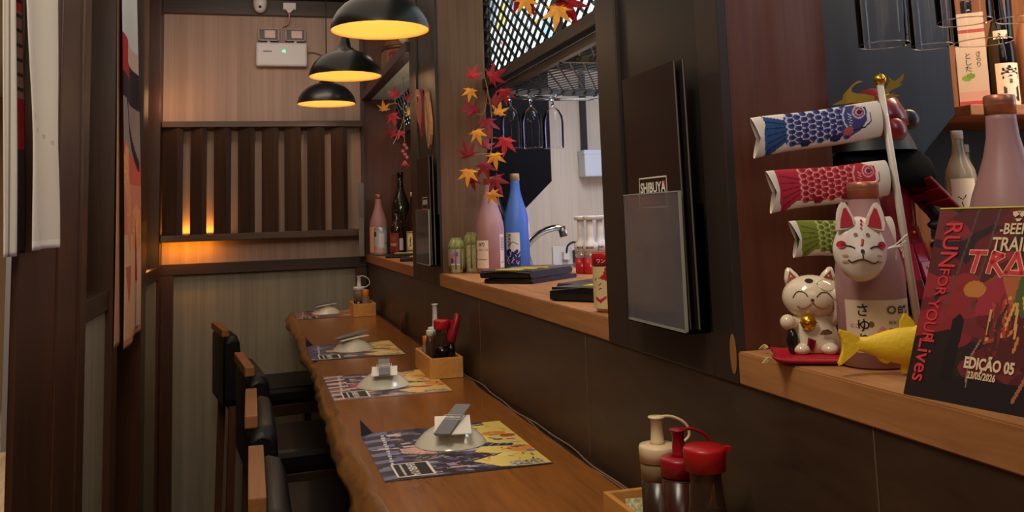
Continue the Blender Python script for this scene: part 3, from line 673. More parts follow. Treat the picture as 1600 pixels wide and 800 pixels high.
def standing_menu(y0, y1, z0, z1, xb, lean, label, i, logo):
    P = lambda u, v, w=0: V3((xb-w-lean*(v/(z1-z0)), y1-u, z0+v))   # u from the far edge toward the camera
    t = thing('menu', label, 'menu', (xb, (y0+y1)/2, z0), 'black menus in the acrylic holders')
    bm = nb(); prism(bm, [(0, 0), (y1-y0, 0), (y1-y0, z1-z0), (0, z1-z0)], P, .004); obj('cover', bm, plain('menu_cover', (36, 28, 27), .22, spec=.6), t)
    bm = nb(); prism(bm, [(y1-y0-.0012, 0), (y1-y0+.0005, 0), (y1-y0+.0005, z1-z0), (y1-y0-.0012, z1-z0)], lambda u, v, w: P(u, v, w+.0016), .0022); obj('page_edge', bm, plain('page_edge', (104, 98, 90), .5), t)
    if logo:
        u0, v0, wd, hg = logo; f = lambda u, v, w=0: P(u0+u, v0+v, .0045+w)
        bm = nb()
        for a, b, c, d in ((0, wd, 0, .0022), (0, wd, hg-.0022, hg), (0, .0022, 0, hg), (wd-.0022, wd, 0, hg)): bm.faces.new([bm.verts.new(f(p, q, .0004)) for p, q in ((a, c), (b, c), (b, d), (a, d))])
        obj('logo_frame', bm, WHITEINK, t)
        text('logo_lettering', 'SHIBUYA', hg*.46, WHITEINK, t, lambda u, v, w: f(wd*.05+u, hg*.50+v, .0006), bold=.03, sx=wd*.8/(hg*.46*3.55))
        bm = nb()
        for k in range(11): bm.faces.new([bm.verts.new(f(wd*(.08+.07*k)+p, hg*.16+q, .0006)) for p, q in ((0, 0), (wd*.05, 0), (wd*.05, hg*.1), (0, hg*.1))])
        obj('logo_subtitle', bm, REDINK, t)
        bm = nb(); bm.faces.new([bm.verts.new(f(p, q, .0005)) for p, q in ((wd*.86, hg*.6), (wd*.95, hg*.6), (wd*.95, hg*.85), (wd*.86, hg*.85))]); obj('red_seal', bm, REDINK, t)
    return t
menu_holder(1.282, 1.498, 1.066, 1.474, 1.274, 'clear acrylic menu holder on the near pillar panel', 3)
standing_menu(1.290, 1.494, 1.068, 1.474, XW-.026, .004, 'black menu with framed white lettering, front one in the near acrylic holder', 0, (.050, .182, .108, .050))
standing_menu(1.284, 1.490, 1.068, 1.476, XW-.014, .004, 'black menu behind the front one in the near acrylic holder', 1, None)
menu_holder(3.335, 3.61, 1.076, 1.474, 1.277, 'clear acrylic menu holder on the far pillar, below the wooden fish', 3)
standing_menu(3.345, 3.600, 1.078, 1.474, XW-.026, .004, 'black menu, front one in the far acrylic holder', 2, (.11, .19, .10, .055))
standing_menu(3.338, 3.595, 1.078, 1.472, XW-.014, .004, 'black menu at the back of the far acrylic holder', 3, None)
# a third holder seen edge-on in the corner
t = thing('menu_holder', 'narrow menu holder seen edge on in the far right corner', 'menu holder', (.63, 5.45, 1.04))
pbox('back_pane', plain('grey_acrylic', (92, 84, 78), .3), t, .604, .634, 5.446, 5.450, 1.04, 1.46); pbox('front_pane', plain('grey_acrylic2', (120, 110, 102), .25), t, .602, .632, 5.434, 5.438, 1.04, 1.26); pbox('base', ACRY, t, .602, .634, 5.434, 5.469, 1.036, 1.04)
# wooden fish cut-outs on the far pillar
bm = nb(); P = lambda u, v, w: V3((XW-.002-w, 3.735-u, 1.60+v))
prism(bm, [(.02, .10), (.0, .125), (.01, .150), (.05, .165), (.11, .155), (.155, .120), (.165, .07), (.15, .02), (.135, -.01), (.125, -.035), (.115, -.005), (.09, .015), (.06, .035), (.045, .06)], P, .012)
f1 = thing('wooden_fish', 'red carved wooden fish head hung on the far pillar', 'ornament', tuple(P(.1, -.035, 0))); obj('body', bm, plain('faded_red_wood', (150, 66, 62), .6, var=.15, vscale=50), f1)
bm = nb(); lathe(bm, [(.016, 0), (.016, .001)], (0, 0, 0), 20); bmesh.ops.transform(bm, matrix=M4.Translation(P(.075, .125, .012)) @ M4.Rotation(-PI/2, 4, 'Y'), verts=bm.verts); e = obj('eye', bm, GOLD, f1)
bm = nb(); lathe(bm, [(.008, 0), (.008, .001)], (0, 0, 0), 16); bmesh.ops.transform(bm, matrix=M4.Translation(P(.075, .125, .0132)) @ M4.Rotation(-PI/2, 4, 'Y'), verts=bm.verts); obj('pupil', bm, INK, e)
bm = nb(); P2 = lambda u, v, w: V3((XW-.002-w, 3.53-u, 1.545+v))
prism(bm, [(.02, .20), (.035, .175), (.055, .18), (.075, .155), (.10, .12), (.125, .06), (.12, .01), (.095, -.025), (.07, -.04), (.045, -.005), (.02, .045), (.008, .09), (.012, .15)], P2, .010)
f2 = thing('wooden_feather', 'tan carved wooden feather shape beside the red fish head', 'ornament', tuple(P2(.07, -.04, 0))); obj('body', bm, plain('tan_wood', (186, 138, 96), .6, var=.15, vscale=40), f2)
bm = nb(); tube(bm, [P2(.035, .165, .0105), P2(.08, .06, .0105), P2(.07, -.02, .0105)], .0015, 6); obj('carved_line', bm, plain('carved_brown', (110, 70, 44), .7), f2)
# ================================================================== condiment boxes on the counter
def bamboo_box(x0, x1, y0, y1, h, label):
    bm = nb(); th = .009; z = .7505
    box(bm, x0, x1, y0, y0+th, z, z+h, .002); box(bm, x0, x1, y1-th, y1, z, z+h, .002)
    box(bm, x0, x0+th, y0+th, y1-th, z, z+h, .002); box(bm, x1-th, x1, y0+th, y1-th, z, z+h, .002); box(bm, x0+.002, x1-.002, y0+.002, y1-.002, z, z+.006)
    return tag(obj('condiment_box', bm, W_BAMBOO), label, 'box', 'bamboo condiment boxes on the counter')
bamboo_box(.533, .638, 1.09, 1.428, .060, 'bamboo condiment box at the bottom of the picture, nearest the camera')
bamboo_box(.533, .638, 2.90, 3.165, .063, 'bamboo condiment box holding soy sauce beside the purple placemat')
bamboo_box(.512, .628, 4.92, 5.13, .066, 'bamboo condiment box at the far end of the counter')
def squeeze(name, label, c, r, h, capm, bodym, liqm, fill, strap=(1, .3), cap_h=.028, noz=.05, group=None):
    """flexible sauce bottle: body with a visible liquid level, collar cap, nozzle with a strap lid"""
    x, y, z = c; hb = h-cap_h-noz; t = thing(name, label, 'bottle', c, group)
    bm = nb(); lathe(bm, [(r*.9, z), (r*.96, z+.004), (r*.96, z+hb*fill)], (x, y, 0), 28); obj('liquid', bm, liqm, t)
    bm = nb(); lathe(bm, [(r*.965, z+hb*fill), (r*.965, z+hb*.96), (r*.9, z+hb)], (x, y, 0), 28); obj('body', bm, bodym, t)
    zc = z+hb
    bm = nb(); lathe(bm, [(r*1.0, zc), (r*1.02, zc+cap_h*.85), (r*.97, zc+cap_h), (r*.42, zc+cap_h*1.06)], (x, y, 0), 32); obj('cap', bm, capm, t)
    bm = nb(); lathe(bm, [(r*.44, zc+cap_h), (r*.36, zc+cap_h+noz*.15), (r*.31, zc+cap_h+noz*.75), (r*.33, zc+cap_h+noz*.76), (r*.33, zc+h-hb-.003), (r*.45, zc+h-hb-.002), (r*.45, zc+h-hb)], (x, y, 0), 24); obj('nozzle', bm, capm, t)
    if strap:
        dx, dy = strap; zt = zc+h-hb
        bm = nb(); tube(bm, spline([(x, y, zt-.001), (x+dx*r*.9, y+dy*r*.9, zt-.002), (x+dx*r*1.7, y+dy*r*1.7, zt-noz*.35), (x+dx*r*1.85, y+dy*r*1.85, zt-noz*.8), (x+dx*r*1.02, y+dy*r*1.02, zt-noz-.006)]), .0022, 8); obj('strap', bm, capm, t)
    return t
MILK = plain('milky_plastic', (150, 126, 96), .35, trans=.2); DARKLIQ = plain('brown_sauce', (54, 36, 26), .25); REDLIQ = plain('dark_sauce', (60, 30, 20), .25)
squeeze('squeeze_bottle', 'cream capped squeeze bottle of brown sauce in the nearest bamboo box', (.577, 1.308, .757), .0275, .187, CREAMP, MILK, DARKLIQ, .80, (.95, -.1), .023, .040, 'squeeze bottles in the condiment boxes')
squeeze('squeeze_bottle', 'crimson capped squeeze bottle between cream bottle and soy sauce', (.580, 1.243, .757), .0265, .182, CRIMP, plain('red_squeeze_body', (90, 50, 40), .3), REDLIQ, .97, (.95, -.05), .024, .038, 'squeeze bottles in the condiment boxes')
def soy_bottle(c, label, s=1, crest=False):
    x, y, z = c; t = thing('soy_sauce_bottle', label, 'bottle', c, 'red capped soy sauce bottles')
    g = lambda L: [(r*s, z+h*s) for r, h in L]
    bm = nb(); lathe(bm, g([(.030, 0), (.033, .006), (.032, .035), (.028, .07), (.024, .085)]), (x, y, 0), 32); obj('sauce', bm, SOY, t)
    bm = nb(); lathe(bm, g([(.0245, .085), (.0225, .10), (.0215, .115), (.0205, .130), (.0225, .142)]), (x, y, 0), 32, False, False); obj('glass_neck', bm, plain('smoky_glass', (120, 92, 74), .05, trans=.8), t)
    bm = nb(); lathe(bm, g([(.0268, .138), (.0275, .163), (.0262, .167), (0, .168)]), (x, y, 0), 36, True); cp = obj('cap', bm, REDP, t)
    bm = nb(); q = lambda u, v, w: V3((x+s*(.024+u), y+s*(w-.005), z+s*(.156+v))); prism(bm, [(0, .009), (.013, .008), (.011, .003), (0, -.004)], q, .010*s); obj('spout', bm, REDP, cp)
    if crest:
        bm = nb(); lathe(bm, [(.006, 0), (.0065, .0006)], (0, 0, 0), 20, False, True); bmesh.ops.transform(bm, matrix=M4.Translation((x+.006, y-.0318*s, z+.038*s)) @ M4.Rotation(PI/2, 4, 'X'), verts=bm.verts); obj('gold_crest', bm, GOLD, t)
    return t
soy_bottle((.587, 1.178, .757), 'soy sauce bottle with red cap, nearest the camera in the bamboo box', 1.03)
bm = nb(); box(bm, -.028, .028, -.002, .002, 0, .05); bmesh.ops.transform(bm, matrix=M4.Translation((.580, 1.365, .762)) @ M4.Rotation(-.5, 4, 'X') @ M4.Rotation(.25, 4, 'Z'), verts=bm.verts)
tag(obj('seasoning_packet', bm, plain('printed_packet', (220, 208, 160), .5, var=.5, vscale=160)), 'pale printed packet leaning inside the nearest bamboo box', 'packet')
soy_bottle((.590, 2.985, .757), 'soy sauce bottle with red cap and gold crest in the middle bamboo box', .98, True)
squeeze('squeeze_bottle', 'tall white nozzle squeeze bottle at the back of the middle box', (.588, 3.09, .757), .024, .205, WHITEP, MILK, DARKLIQ, .8, None, .02, .075, 'squeeze bottles in the condiment boxes')
def small_bottle(c, label, r, h, capm, bodym, lm=None, caph=.018):
    x, y, z = c; t = thing('condiment_bottle', label, 'bottle', c, 'small condiment bottles in the boxes')
    bm = nb(); lathe(bm, [(r*.93, z), (r, z+.003), (r, z+h*.72), (r*.72, z+h-caph)], (x, y, 0), 24); obj('body', bm, bodym, t)
    bm = nb(); lathe(bm, [(r*.80, z+h-caph), (r*.82, z+h-.002), (r*.76, z+h)], (x, y, 0), 24); obj('cap', bm, capm, t)
small_bottle((.561, 3.035, .757), 'small brown bottle with white cap in the middle bamboo box', .016, .128, WHITEP, plain('brown_liquid', (74, 52, 36), .2))
small_bottle((.562, 3.115, .757), 'little shaker with orange cap at the left back of the middle box', .015, .10, ORANGEP, plain('shaker_glass', (140, 116, 96), .15, trans=.4), None, .042)
def red_server(c):
    x, y, z = c; t = thing('sauce_pourer', 'dark red pourer with a slanted spout beside the soy bottle', 'pourer', c)
    bm = nb(); lathe(bm, [(.012, z), (.014, z+.006), (.013, z+.07), (.010, z+.10)], (x, y, 0), 24); obj('body', bm, SOY, t)
    bm = nb(); tube(bm, [(x, y, z+.095), (x+.004, y, z+.12), (x+.016, y, z+.15), (x+.024, y, z+.178), (x+.027, y, z+.182)], [.014, .015, .012, .011, .008], 14); obj('spout', bm, CRIMP, t)
red_server((.612, 2.955, .757))
squeeze('squeeze_bottle', 'white capped squeeze bottle with loop strap in the farthest box', (.554, 5.03, .757), .030, .195, WHITEP, MILK, SOY, .55, (1.0, 0), .020, .055, 'squeeze bottles in the condiment boxes')
small_bottle((.580, 4.955, .757), 'orange capped shaker in the farthest bamboo box', .020, .128, ORANGEP, plain('shaker_glass', (140, 116, 96), .15, trans=.4), None, .055)
# cables along the gap by the wall and a red oval coaster leaning on the wall
for k, (dx, dz) in enumerate(((0, 0), (.009, .003))):
    pts = [(.646+dx+.005*math.sin(y*9+k*2)+.003*math.sin(y*23+k), y, .7465+dz) for y in np.arange(.7, 3.7, .06)]
    bm = nb(); tube(bm, pts, .0022, 6); tag(obj('loose_cable', bm, CABLE), ['thin cable running in the gap behind the counter', 'second thin cable closest to the tiled wall behind the counter'][k], 'cable')
t = thing('oval_coaster', 'dark red oval coaster standing against the wall behind the counter', 'coaster', (.645, 4.18, .7505))
bm = nb(); lathe(bm, [(.042, 0), (.044, .003), (.042, .006)], (0, 0, 0), 36); bmesh.ops.transform(bm, matrix=M4.Translation((.650, 4.18, .794)) @ M4.Rotation(-PI/2+.1, 4, 'Y'), verts=bm.verts); obj('rim', bm, plain('worn_maroon', (92, 36, 36), .4), t)
bm = nb(); lathe(bm, [(.030, 0), (.030, .001)], (0, 0, 0), 30); bmesh.ops.transform(bm, matrix=M4.Translation((.6442, 4.18, .794)) @ M4.Rotation(-PI/2+.1, 4, 'Y'), verts=bm.verts); obj('face', bm, plain('maroon', (70, 16, 20), .35), t)
# ================================================================== bottles
ZL = 1.0455
def sake(name, label, c, R, h, kind, glass, cap, group=None, cat='bottle'):
    x, y, z = c; t = thing(name, label, cat, c, group)
    P = {'tall': [(.9, 0), (1, .012), (1, .47), (.96, .53), (.83, .61), (.64, .69), (.48, .765), (.385, .835), (.355, .90), (.35, .935)],
         'stout': [(.9, 0), (1, .012), (1, .46), (.97, .53), (.87, .62), (.70, .72), (.56, .80), (.47, .87), (.43, .915), (.43, .925)],
         'wine': [(.9, 0), (1, .012), (1, .52), (.95, .60), (.75, .68), (.48, .75), (.36, .80), (.32, .88), (.32, .95)],
         'beer': [(.9, 0), (1, .012), (1, .55), (.93, .63), (.68, .71), (.46, .78), (.38, .86), (.36, .94)]}[kind]
    bm = nb(); lathe(bm, [(r*R, z+q*h) for r, q in P], (x, y, 0), 40); obj('body', bm, glass, t)
    rn, zn = P[-1]; rc = rn*R*1.06; z0 = z+zn*h; z1 = z+h
    bm = nb(); k = (z1-z0); lathe(bm, [(rc, z0-.004), (rc, z0+k*.35), (rc*1.02, z0+k*.38), (rc*.99, z0+k*.45), (rc*1.02, z0+k*.52), (rc, z1-.002), (rc*.93, z1)], (x, y, 0), 28); obj('cap', bm, cap, t)
    return t
def label_of(t, c, R, a0, a1, z0, z1, bg, name='label', draw=None, nx=40, ny=40):
    w = abs(a1-a0)*R; cv = Canvas(w, z1-z0, nx, ny, bg)
    if draw: draw(cv)
    return label_arc(name, cv, c, R+.0005, a0, a1, z0, z1, t), arc_fn(c, R+.0005, a0, z0)
rad = math.radians
# pink bottle with maple sprig behind, middle ledge
def pink_mid():
    c = (.824, 3.245, ZL); R = .050; t = sake('sake_bottle', 'frosted pink bottle with cream label on the middle ledge', c, R, .338, 'tall', PINKGL, COPPER)
    l, f = label_of(t, c, R, rad(-176), rad(-112), ZL+.018, ZL+.115, (226, 204, 182), 'label', lambda cv: [cv.line([(.014, .03), (.05, .03)], .0015, (120, 100, 90)), cv.line([(.014, .036), (.05, .036)], .0015, (120, 100, 90)), cv.ell(.004, .06, .004, .006, (206, 130, 140)), cv.ell(.003, .03, .005, .007, (206, 130, 140))])
    text('label_lettering', '白鶴', .013, INK, t, lambda u, v, w: f(.018+u, .078+v, .0006), bold=.03)
    text('label_small_lettering', '純米にごり酒', .006, INK, t, lambda u, v, w: f(.018+u, .062+v, .0006))
    l, f = label_of(t, c, R, rad(-62), rad(-34), ZL+.018, ZL+.135, (214, 190, 176), 'side_label', lambda cv: [cv.line([(.004, .02+.006*k), (.021, .02+.006*k)], .002, (110, 92, 92)) for k in range(15)])
pink_mid()
def blue_bottle():
    c = (.975, 3.43, ZL); R = .049; t = sake('sake_bottle', 'frosted blue bottle with a white mountain label on the middle ledge', c, R, .358, 'tall', BLUEGL, plain('pale_gold_cap', (190, 170, 130), .35, metal=.5))
    def d(cv):
        cv.poly([(0, 0), (.06, 0), (.06, .05), (.045, .062), (.03, .05), (.016, .066), (0, .055)], (34, 34, 96)); r = random.Random(4)
        for k in range(22):
            x, y = r.uniform(0, .055), r.uniform(0, .055); cv.line([(x, y), (x+r.uniform(-.008, .01), y+r.uniform(.004, .014))], .0022, (206, 204, 214))
        cv.line([(.012, .078), (.03, .088), (.036, .086), (.05, .078)], .0025, (60, 60, 70))
    l, f = label_of(t, c, R, rad(-158), rad(-92), ZL+.012, ZL+.135, (212, 206, 196), 'label', d, 60, 100)
    for k, s in enumerate('純米吟醸'): text('label_lettering', s, .013, INK, t, lambda u, v, w: f(.010+u, .108-.013*k+v, .0006), bold=.02)
blue_bottle()
def black_bottle():
    c = (.915, 3.515, ZL); R = .046; t = sake('sake_bottle', 'black bottle with gold cap standing behind the pink and blue bottles', c, R, .352, 'tall', BLKGL, plain('dull_gold_cap', (170, 140, 90), .4, metal=.5))
    l, f = label_of(t, c, R, rad(-88), rad(-38), ZL+.03, ZL+.13, (24, 20, 22), 'label')
    bm = nb(); w = .0018
    for q in ((0, .039, 0, w), (0, .039, .1-w, .1), (.039-w, .039, 0, .1)):
        b2 = [(q[0]+(q[1]-q[0])*i/8) for i in range(9)]
        for a, b in zip(b2, b2[1:]): bm.faces.new([bm.verts.new(f(u, v, .0006)) for u, v in ((a, q[2]), (b, q[2]), (b, q[3]), (a, q[3]))])
    obj('label_border', bm, WHITEINK, t)
black_bottle()
# small straw-wrapped casks
def cask(c, label, R, h, pic):
    x, y, z = c; t = thing('straw_sake_cask', label, 'cask', c, 'small straw wrapped casks on the middle ledge')
    bm = nb(); lathe(bm, [(R*.70, z), (R*.78, z+h*.04), (R*.98, z+h*.25), (R, z+h*.6), (R*.97, z+h*.72), (R*.86, z+h*.80)], (x, y, 0), 28); obj('body', bm, plain('pale_straw', (176, 166, 128), .7, var=.25, vscale=120), t)
    bm = nb(); lathe(bm, [(R*1.02, z+h*.70), (R*1.03, z+h*.80), (R*.86, z+h*.92), (R*.45, z+h*1.0), (0, z+h*.98)], (x, y, 0), 14); obj('straw_cover', bm, plain('green_straw', (150, 152, 96), .8, var=.3, vscale=90), t)
    bm = nb()
    for k in range(9):
        a = k*2*PI/9+.2; tube(bm, [(x+R*1.02*math.cos(a), y+R*1.02*math.sin(a), z+h*.12), (x+R*1.05*math.cos(a), y+R*1.05*math.sin(a), z+h*.5), (x+R*1.04*math.cos(a), y+R*1.04*math.sin(a), z+h*.8), (x+R*.5*math.cos(a), y+R*.5*math.sin(a), z+h*1.01)], .0028, 6)
    obj('straw_ropes', bm, plain('olive_rope', (118, 122, 70), .8), t)
    if pic:
        cv = Canvas(R*1.5, h*.42, 30, 30, (150, 150, 176)); cv.ell(R*.75, h*.2, R*.42, h*.14, (206, 90, 130)); cv.ell(R*.5, h*.12, R*.2, h*.08, (60, 50, 110)); cv.ell(R*1.05, h*.3, R*.22, h*.07, (60, 50, 110)); cv.rect(0, 0, R*1.5, h*.03, (220, 214, 200))
        label_arc('picture_label', cv, c, R*1.065, rad(-165), rad(-80), z+h*.24, z+h*.66, t)
cask((.716, 3.318, ZL), 'small pale cask with a purple flower picture, leftmost on the middle ledge', .0275, .125, True)
cask((.774, 3.322, ZL), 'green straw wrapped cask half hidden by the pink bottle', .0285, .142, False)
# ================================================================== black menu folders lying on the ledges
def folder(A, ux, L, D, z, th, label, stickers):
    ux = V3((ux[0], ux[1], 0)).normalized(); uy = V3((-ux.y, ux.x, 0)); A = V3((A[0], A[1], z))
    f = lambda u, v, w=0: A+ux*u+uy*v+V3((0, 0, w))
    t = thing('menu_folder', label, 'menu', tuple(f(L/2, D/2)), 'black menu folders lying on the ledges')
    bm = nb(); prism(bm, [(0, 0), (L, 0), (L, th), (L*.5, th*1.05), (0, th)], lambda u, v, w: f(u, .006+w, v), D-.006)
    es = [e for e in bm.edges if abs((e.verts[0].co-e.verts[1].co).normalized().dot(ux)) > .9]
    bmesh.ops.bevel(bm, geom=es, offset=th*.28, segments=3, affect='EDGES'); obj('cover', bm, plain('folder_black', (24, 20, 24), .32, spec=.5), t)
    bm = nb(); box(bm, .004, L-.004, 0, .004, .003, th*.55); bmesh.ops.transform(bm, matrix=M4.Translation(A) @ M4(((ux.x, uy.x, 0, 0), (ux.y, uy.y, 0, 0), (0, 0, 1, 0), (0, 0, 0, 1))), verts=bm.verts); obj('pages', bm, BLK, t)
    for k, (u0, u1, v0, v1) in enumerate(stickers):
        bm = nb(); prism(bm, [(u0, v0), (u1, v0), (u1, v1), (u0, v1)], lambda u, v, w: f(u, v, th*1.06+w), .003); obj('sticker', bm, plain('yellow_sticker', (206, 186, 66), .4), t, 'yellow sticker')
folder((.672, 2.745), (.66, -.75), .17, .27, ZL, .013, 'black menu folder at the bottom of the left pair on the middle ledge', [])
folder((.662, 2.755), (.68, -.73), .175, .27, ZL+.0145, .021, 'black menu folder with yellow stickers on top of the left pair', [(.045, .125, .02, .055), (.05, .14, .08, .11), (.06, .15, .14, .16)])
folder((.668, 2.095), (.585, -.81), .19, .24, ZL, .030, 'thick black menu folder nearer the near pillar on the middle ledge', [(.075, .145, .035, .075), (.15, .185, .05, .09)])
folder((.80, 2.44), (.585, -.81), .17, .24, ZL, .012, 'thin black menu folder lying flat between the other folders', [(.08, .16, .15, .19)])
folder((.672, 4.86), (.95, -.31), .24, .20, ZL, .018, 'black menu folder with yellow edge on the farthest ledge in front of bottles', [(.03, .22, .10, .17)])
folder((.676, 4.40), (.95, -.31), .24, .20, ZL, .018, 'black menu folder on the farthest ledge, nearer the far pillar', [(.04, .16, .06, .12)])
# ================================================================== bottles of the farthest opening
def far_bottles():
    c = (.712, 5.40, ZL); t = sake('sake_bottle', 'frosted pink bottle in the far opening behind a silver can', c, .052, .345, 'tall', PINKGL, COPPER)
    label_of(t, c, .052, rad(-178), rad(-110), ZL+.015, ZL+.16, (216, 168, 136))
    c = (.700, 5.235, ZL); t = thing('drink_can', 'pale silver drink can in front of the far pink bottle', 'can', c); cc = c
    bm = nb(); lathe(bm, [(.030, ZL), (.038, ZL+.008), (.038, ZL+.145), (.033, ZL+.155), (.033, ZL+.158), (.030, ZL+.155)], (c[0], c[1], 0), 32); obj('body', bm, plain('can_silver', (150, 152, 156), .35, metal=.4), t)
    def d(cv): cv.rect(0, 0, .2, .025, (176, 150, 140)); cv.rect(.01, .09, .03, .12, (60, 64, 76)); cv.rect(.045, .03, .075, .11, (206, 200, 196)); cv.ell(.02, .03, .012, .012, (206, 120, 100)); cv.rect(.075, .05, .1, .06, (120, 124, 130))
    label_of(t, c, .038, rad(-180), rad(-30), ZL+.015, ZL+.14, (166, 168, 172), 'printed_band', d)
    c = (.775, 5.13, ZL); t = sake('beer_bottle', 'small brown bottle with a maroon label in the far opening', c, .038, .25, 'beer', AMBER, BLKGL)
    label_of(t, c, .038, rad(-178), rad(-82), ZL+.02, ZL+.125, (112, 40, 38), 'label', lambda cv: [cv.rect(.012, .035, .05, .05, (176, 130, 70)), cv.ell(.03, .075, .015, .015, (140, 70, 50))])
    label_of(t, c, .038, rad(-78), rad(-36), ZL+.03, ZL+.095, (200, 190, 196), 'small_label')
    c = (.838, 5.38, ZL); t = sake('wine_bottle', 'tall dark green bottle with a red label, tallest in the far opening', c, .052, .47, 'wine', GREENGL, BLKGL)
    label_of(t, c, .052, rad(-175), rad(-95), ZL+.08, ZL+.19, (150, 34, 40))
    c = (.868, 5.12, ZL); t = sake('sake_bottle', 'dark bottle with a framed cream label beside the far pillar', c, .044, .345, 'tall', AMBER, plain('cream_cap', (206, 180, 130), .4))
    def d2(cv): cv.rect(.003, .004, .058, .106, (60, 52, 40)); cv.rect(.006, .008, .055, .102, (190, 170, 120)); cv.ell(.030, .055, .02, .04, (222, 206, 160)); [cv.line([(.022+.004*(k % 3), .030+.009*k), (.036-.003*(k % 2), .034+.009*k)], .0035, (40, 32, 26)) for k in range(6)]; cv.line([(.029, .03), (.031, .08)], .003, (40, 32, 26))
    l, f = label_of(t, c, .044, rad(-165), rad(-86), ZL+.02, ZL+.13, (214, 200, 166), 'label', d2)
far_bottles()
bm = nb(); box(bm, .93, .945, 5.0, 5.25, ZL, ZL+.33, .002); tag(obj('kitchen_glimpse', bm, plain('glimpse_pale', (200, 196, 204), .5)), 'pale panel standing in for the bright kitchen behind the dark bottle in the far opening', 'board')  # stands in for the lit kitchen glimpsed through the opening
# a jar of sake with a red lid by the near pillar
def cup_jar():
    c = (.705, 1.80, ZL); x, y, z = c; t = thing('cup_jar', 'cream jar with red cat drawing and red lid beside the near pillar', 'jar', c)
    bm = nb(); lathe(bm, [(.024, z), (.031, z+.008), (.033, z+.03), (.033, z+.088), (.029, z+.096)], (x, y, 0), 32); obj('body', bm, plain('jar_cream', (206, 180, 128), .2), t)
    def d(cv):
        cv.poly([(.022, .060), (.034, .068), (.038, .082), (.062, .082), (.062, .046), (.047, .054)], (176, 34, 44)); cv.line([(.016, .020), (.026, .014), (.036, .022)], .006, (190, 40, 44)); cv.ell(.052, .02, .01, .015, (176, 34, 44))
        cv.line([(.022, .046), (.028, .050)], .002, (30, 24, 24)); cv.line([(.022, .038), (.028, .040)], .002, (30, 24, 24)); cv.line([(.013, .056), (.017, .062)], .002, (30, 24, 24))
    label_of(t, c, .033, rad(-190), rad(-20), z+.008, z+.09, (214, 188, 136), 'printed_sleeve', d)
    bm = nb(); lathe(bm, [(.0335, z+.093), (.034, z+.116), (.032, z+.119), (0, z+.1195)], (x, y, 0), 36); l = obj('lid', bm, REDP, t)
    text('lid_lettering', 'ワンカップ', .010, WHITEINK, l, (lambda f: (lambda u, v, w: f(.012+u, .006+v, .0008)))(arc_fn(c, .034, rad(-175), z+.093)))
cup_jar()
# ================================================================== kitchen side: faucet, outlet, dispensers, soap box, glasses, mesh
def faucet():
    t = thing('kitchen_faucet', 'chrome curved kitchen faucet behind the blue bottle', 'faucet', (1.15, 3.92, .98))
    bm = nb(); tube(bm, spline([(1.185, 3.92, .98), (1.165, 3.92, 1.05), (1.155, 3.90, 1.11), (1.205, 3.88, 1.162), (1.26, 3.86, 1.184), (1.295, 3.85, 1.184)]), [.015]*8+[.014]*33, 14); obj('spout', bm, CHROME, t)
    bm = nb(); tube(bm, [(1.297, 3.849, 1.190), (1.306, 3.846, 1.146)], .0165, 16); obj('nozzle', bm, STEEL, t)
faucet()
sbox('floor_kitchen_counter', plain('steel_top', (150, 146, 140), .35, metal=.5), 1.162, 2.3, 1.86, 4.39, .94, .98)
def outlet():
    t = thing('wall_outlet', 'white wall outlet with a plug below the soap box', 'outlet', (1.49, 4.39, 1.0))
    pbox('plate', WHITEP, t, 1.43, 1.565, 4.388, 4.399, .995, 1.085, bev=.003)
    pbox('plug', WHITEP, t, 1.475, 1.505, 4.35, 4.388, 1.02, 1.06, bev=.004); pbox('black_plug', BLK, t, 1.53, 1.565, 4.345, 4.388, 1.005, 1.065, bev=.006)
    bm = nb(); tube(bm, spline([(1.488, 4.35, 1.055), (1.49, 4.33, 1.09), (1.52, 4.32, 1.105), (1.55, 4.33, 1.08), (1.555, 4.335, 1.02), (1.55, 4.335, .985)]), .005); obj('cord', bm, CORD, t)
outlet()
for x, w_, name, lab in ((1.584, .16, 'towel_dispenser', 'white box dispenser on the kitchen wall above the faucet'),):
    t = thing(name, lab, 'dispenser', (x+.08, 4.34, 1.42)); pbox('body', plain('dispenser_white', (208, 214, 226), .35), t, x, x+.20, 4.30, 4.399, 1.422, 1.553, bev=.01); pbox('lid', plain('dispenser_white', (208, 214, 226), .35), t, x-.002, x+.202, 4.298, 4.399, 1.530, 1.5535, bev=.004)
bm = nb(); box(bm, 1.60, 1.625, 4.36, 4.39, 1.555, 1.95); tag(obj('wall_conduit', bm, BLK), 'black vertical conduit above the white dispenser on the kitchen wall', 'conduit')
def pump(c, label):
    x, y, z = c; t = thing('pump_dispenser', label, 'dispenser', c, 'white pump dispensers of red syrup')
    bm = nb(); lathe(bm, [(.021, z), (.0225, z+.004), (.0225, z+.052)], (x, y, 0), 28); obj('syrup', bm, plain('red_syrup', (176, 34, 40), .15), t)
    bm = nb(); lathe(bm, [(.0225, z+.052), (.0225, z+.072), (.020, z+.075)], (x, y, 0), 28); obj('bottle', bm, plain('clear_plastic', (200, 190, 186), .2, trans=.5), t)
    bm = nb(); lathe(bm, [(.024, z+.072), (.0245, z+.098), (.014, z+.106), (.0115, z+.125), (.0108, z+.175)], (x, y, 0), 28); obj('collar', bm, WHITEP, t)
    bm = nb(); lathe(bm, [(.0108, z+.175), (.021, z+.177), (.0225, z+.186), (.021, z+.190), (0, z+.190)], (x, y, 0), 28); obj('pump_head', bm, WHITEP, t)
    f = arc_fn(c, .0248, rad(-160), z+.078); text('label_lettering', 'MONIN', .011, INK, t, lambda u, v, w: f(.006+u, .004+v, .0006), bold=.02, sx=.7)
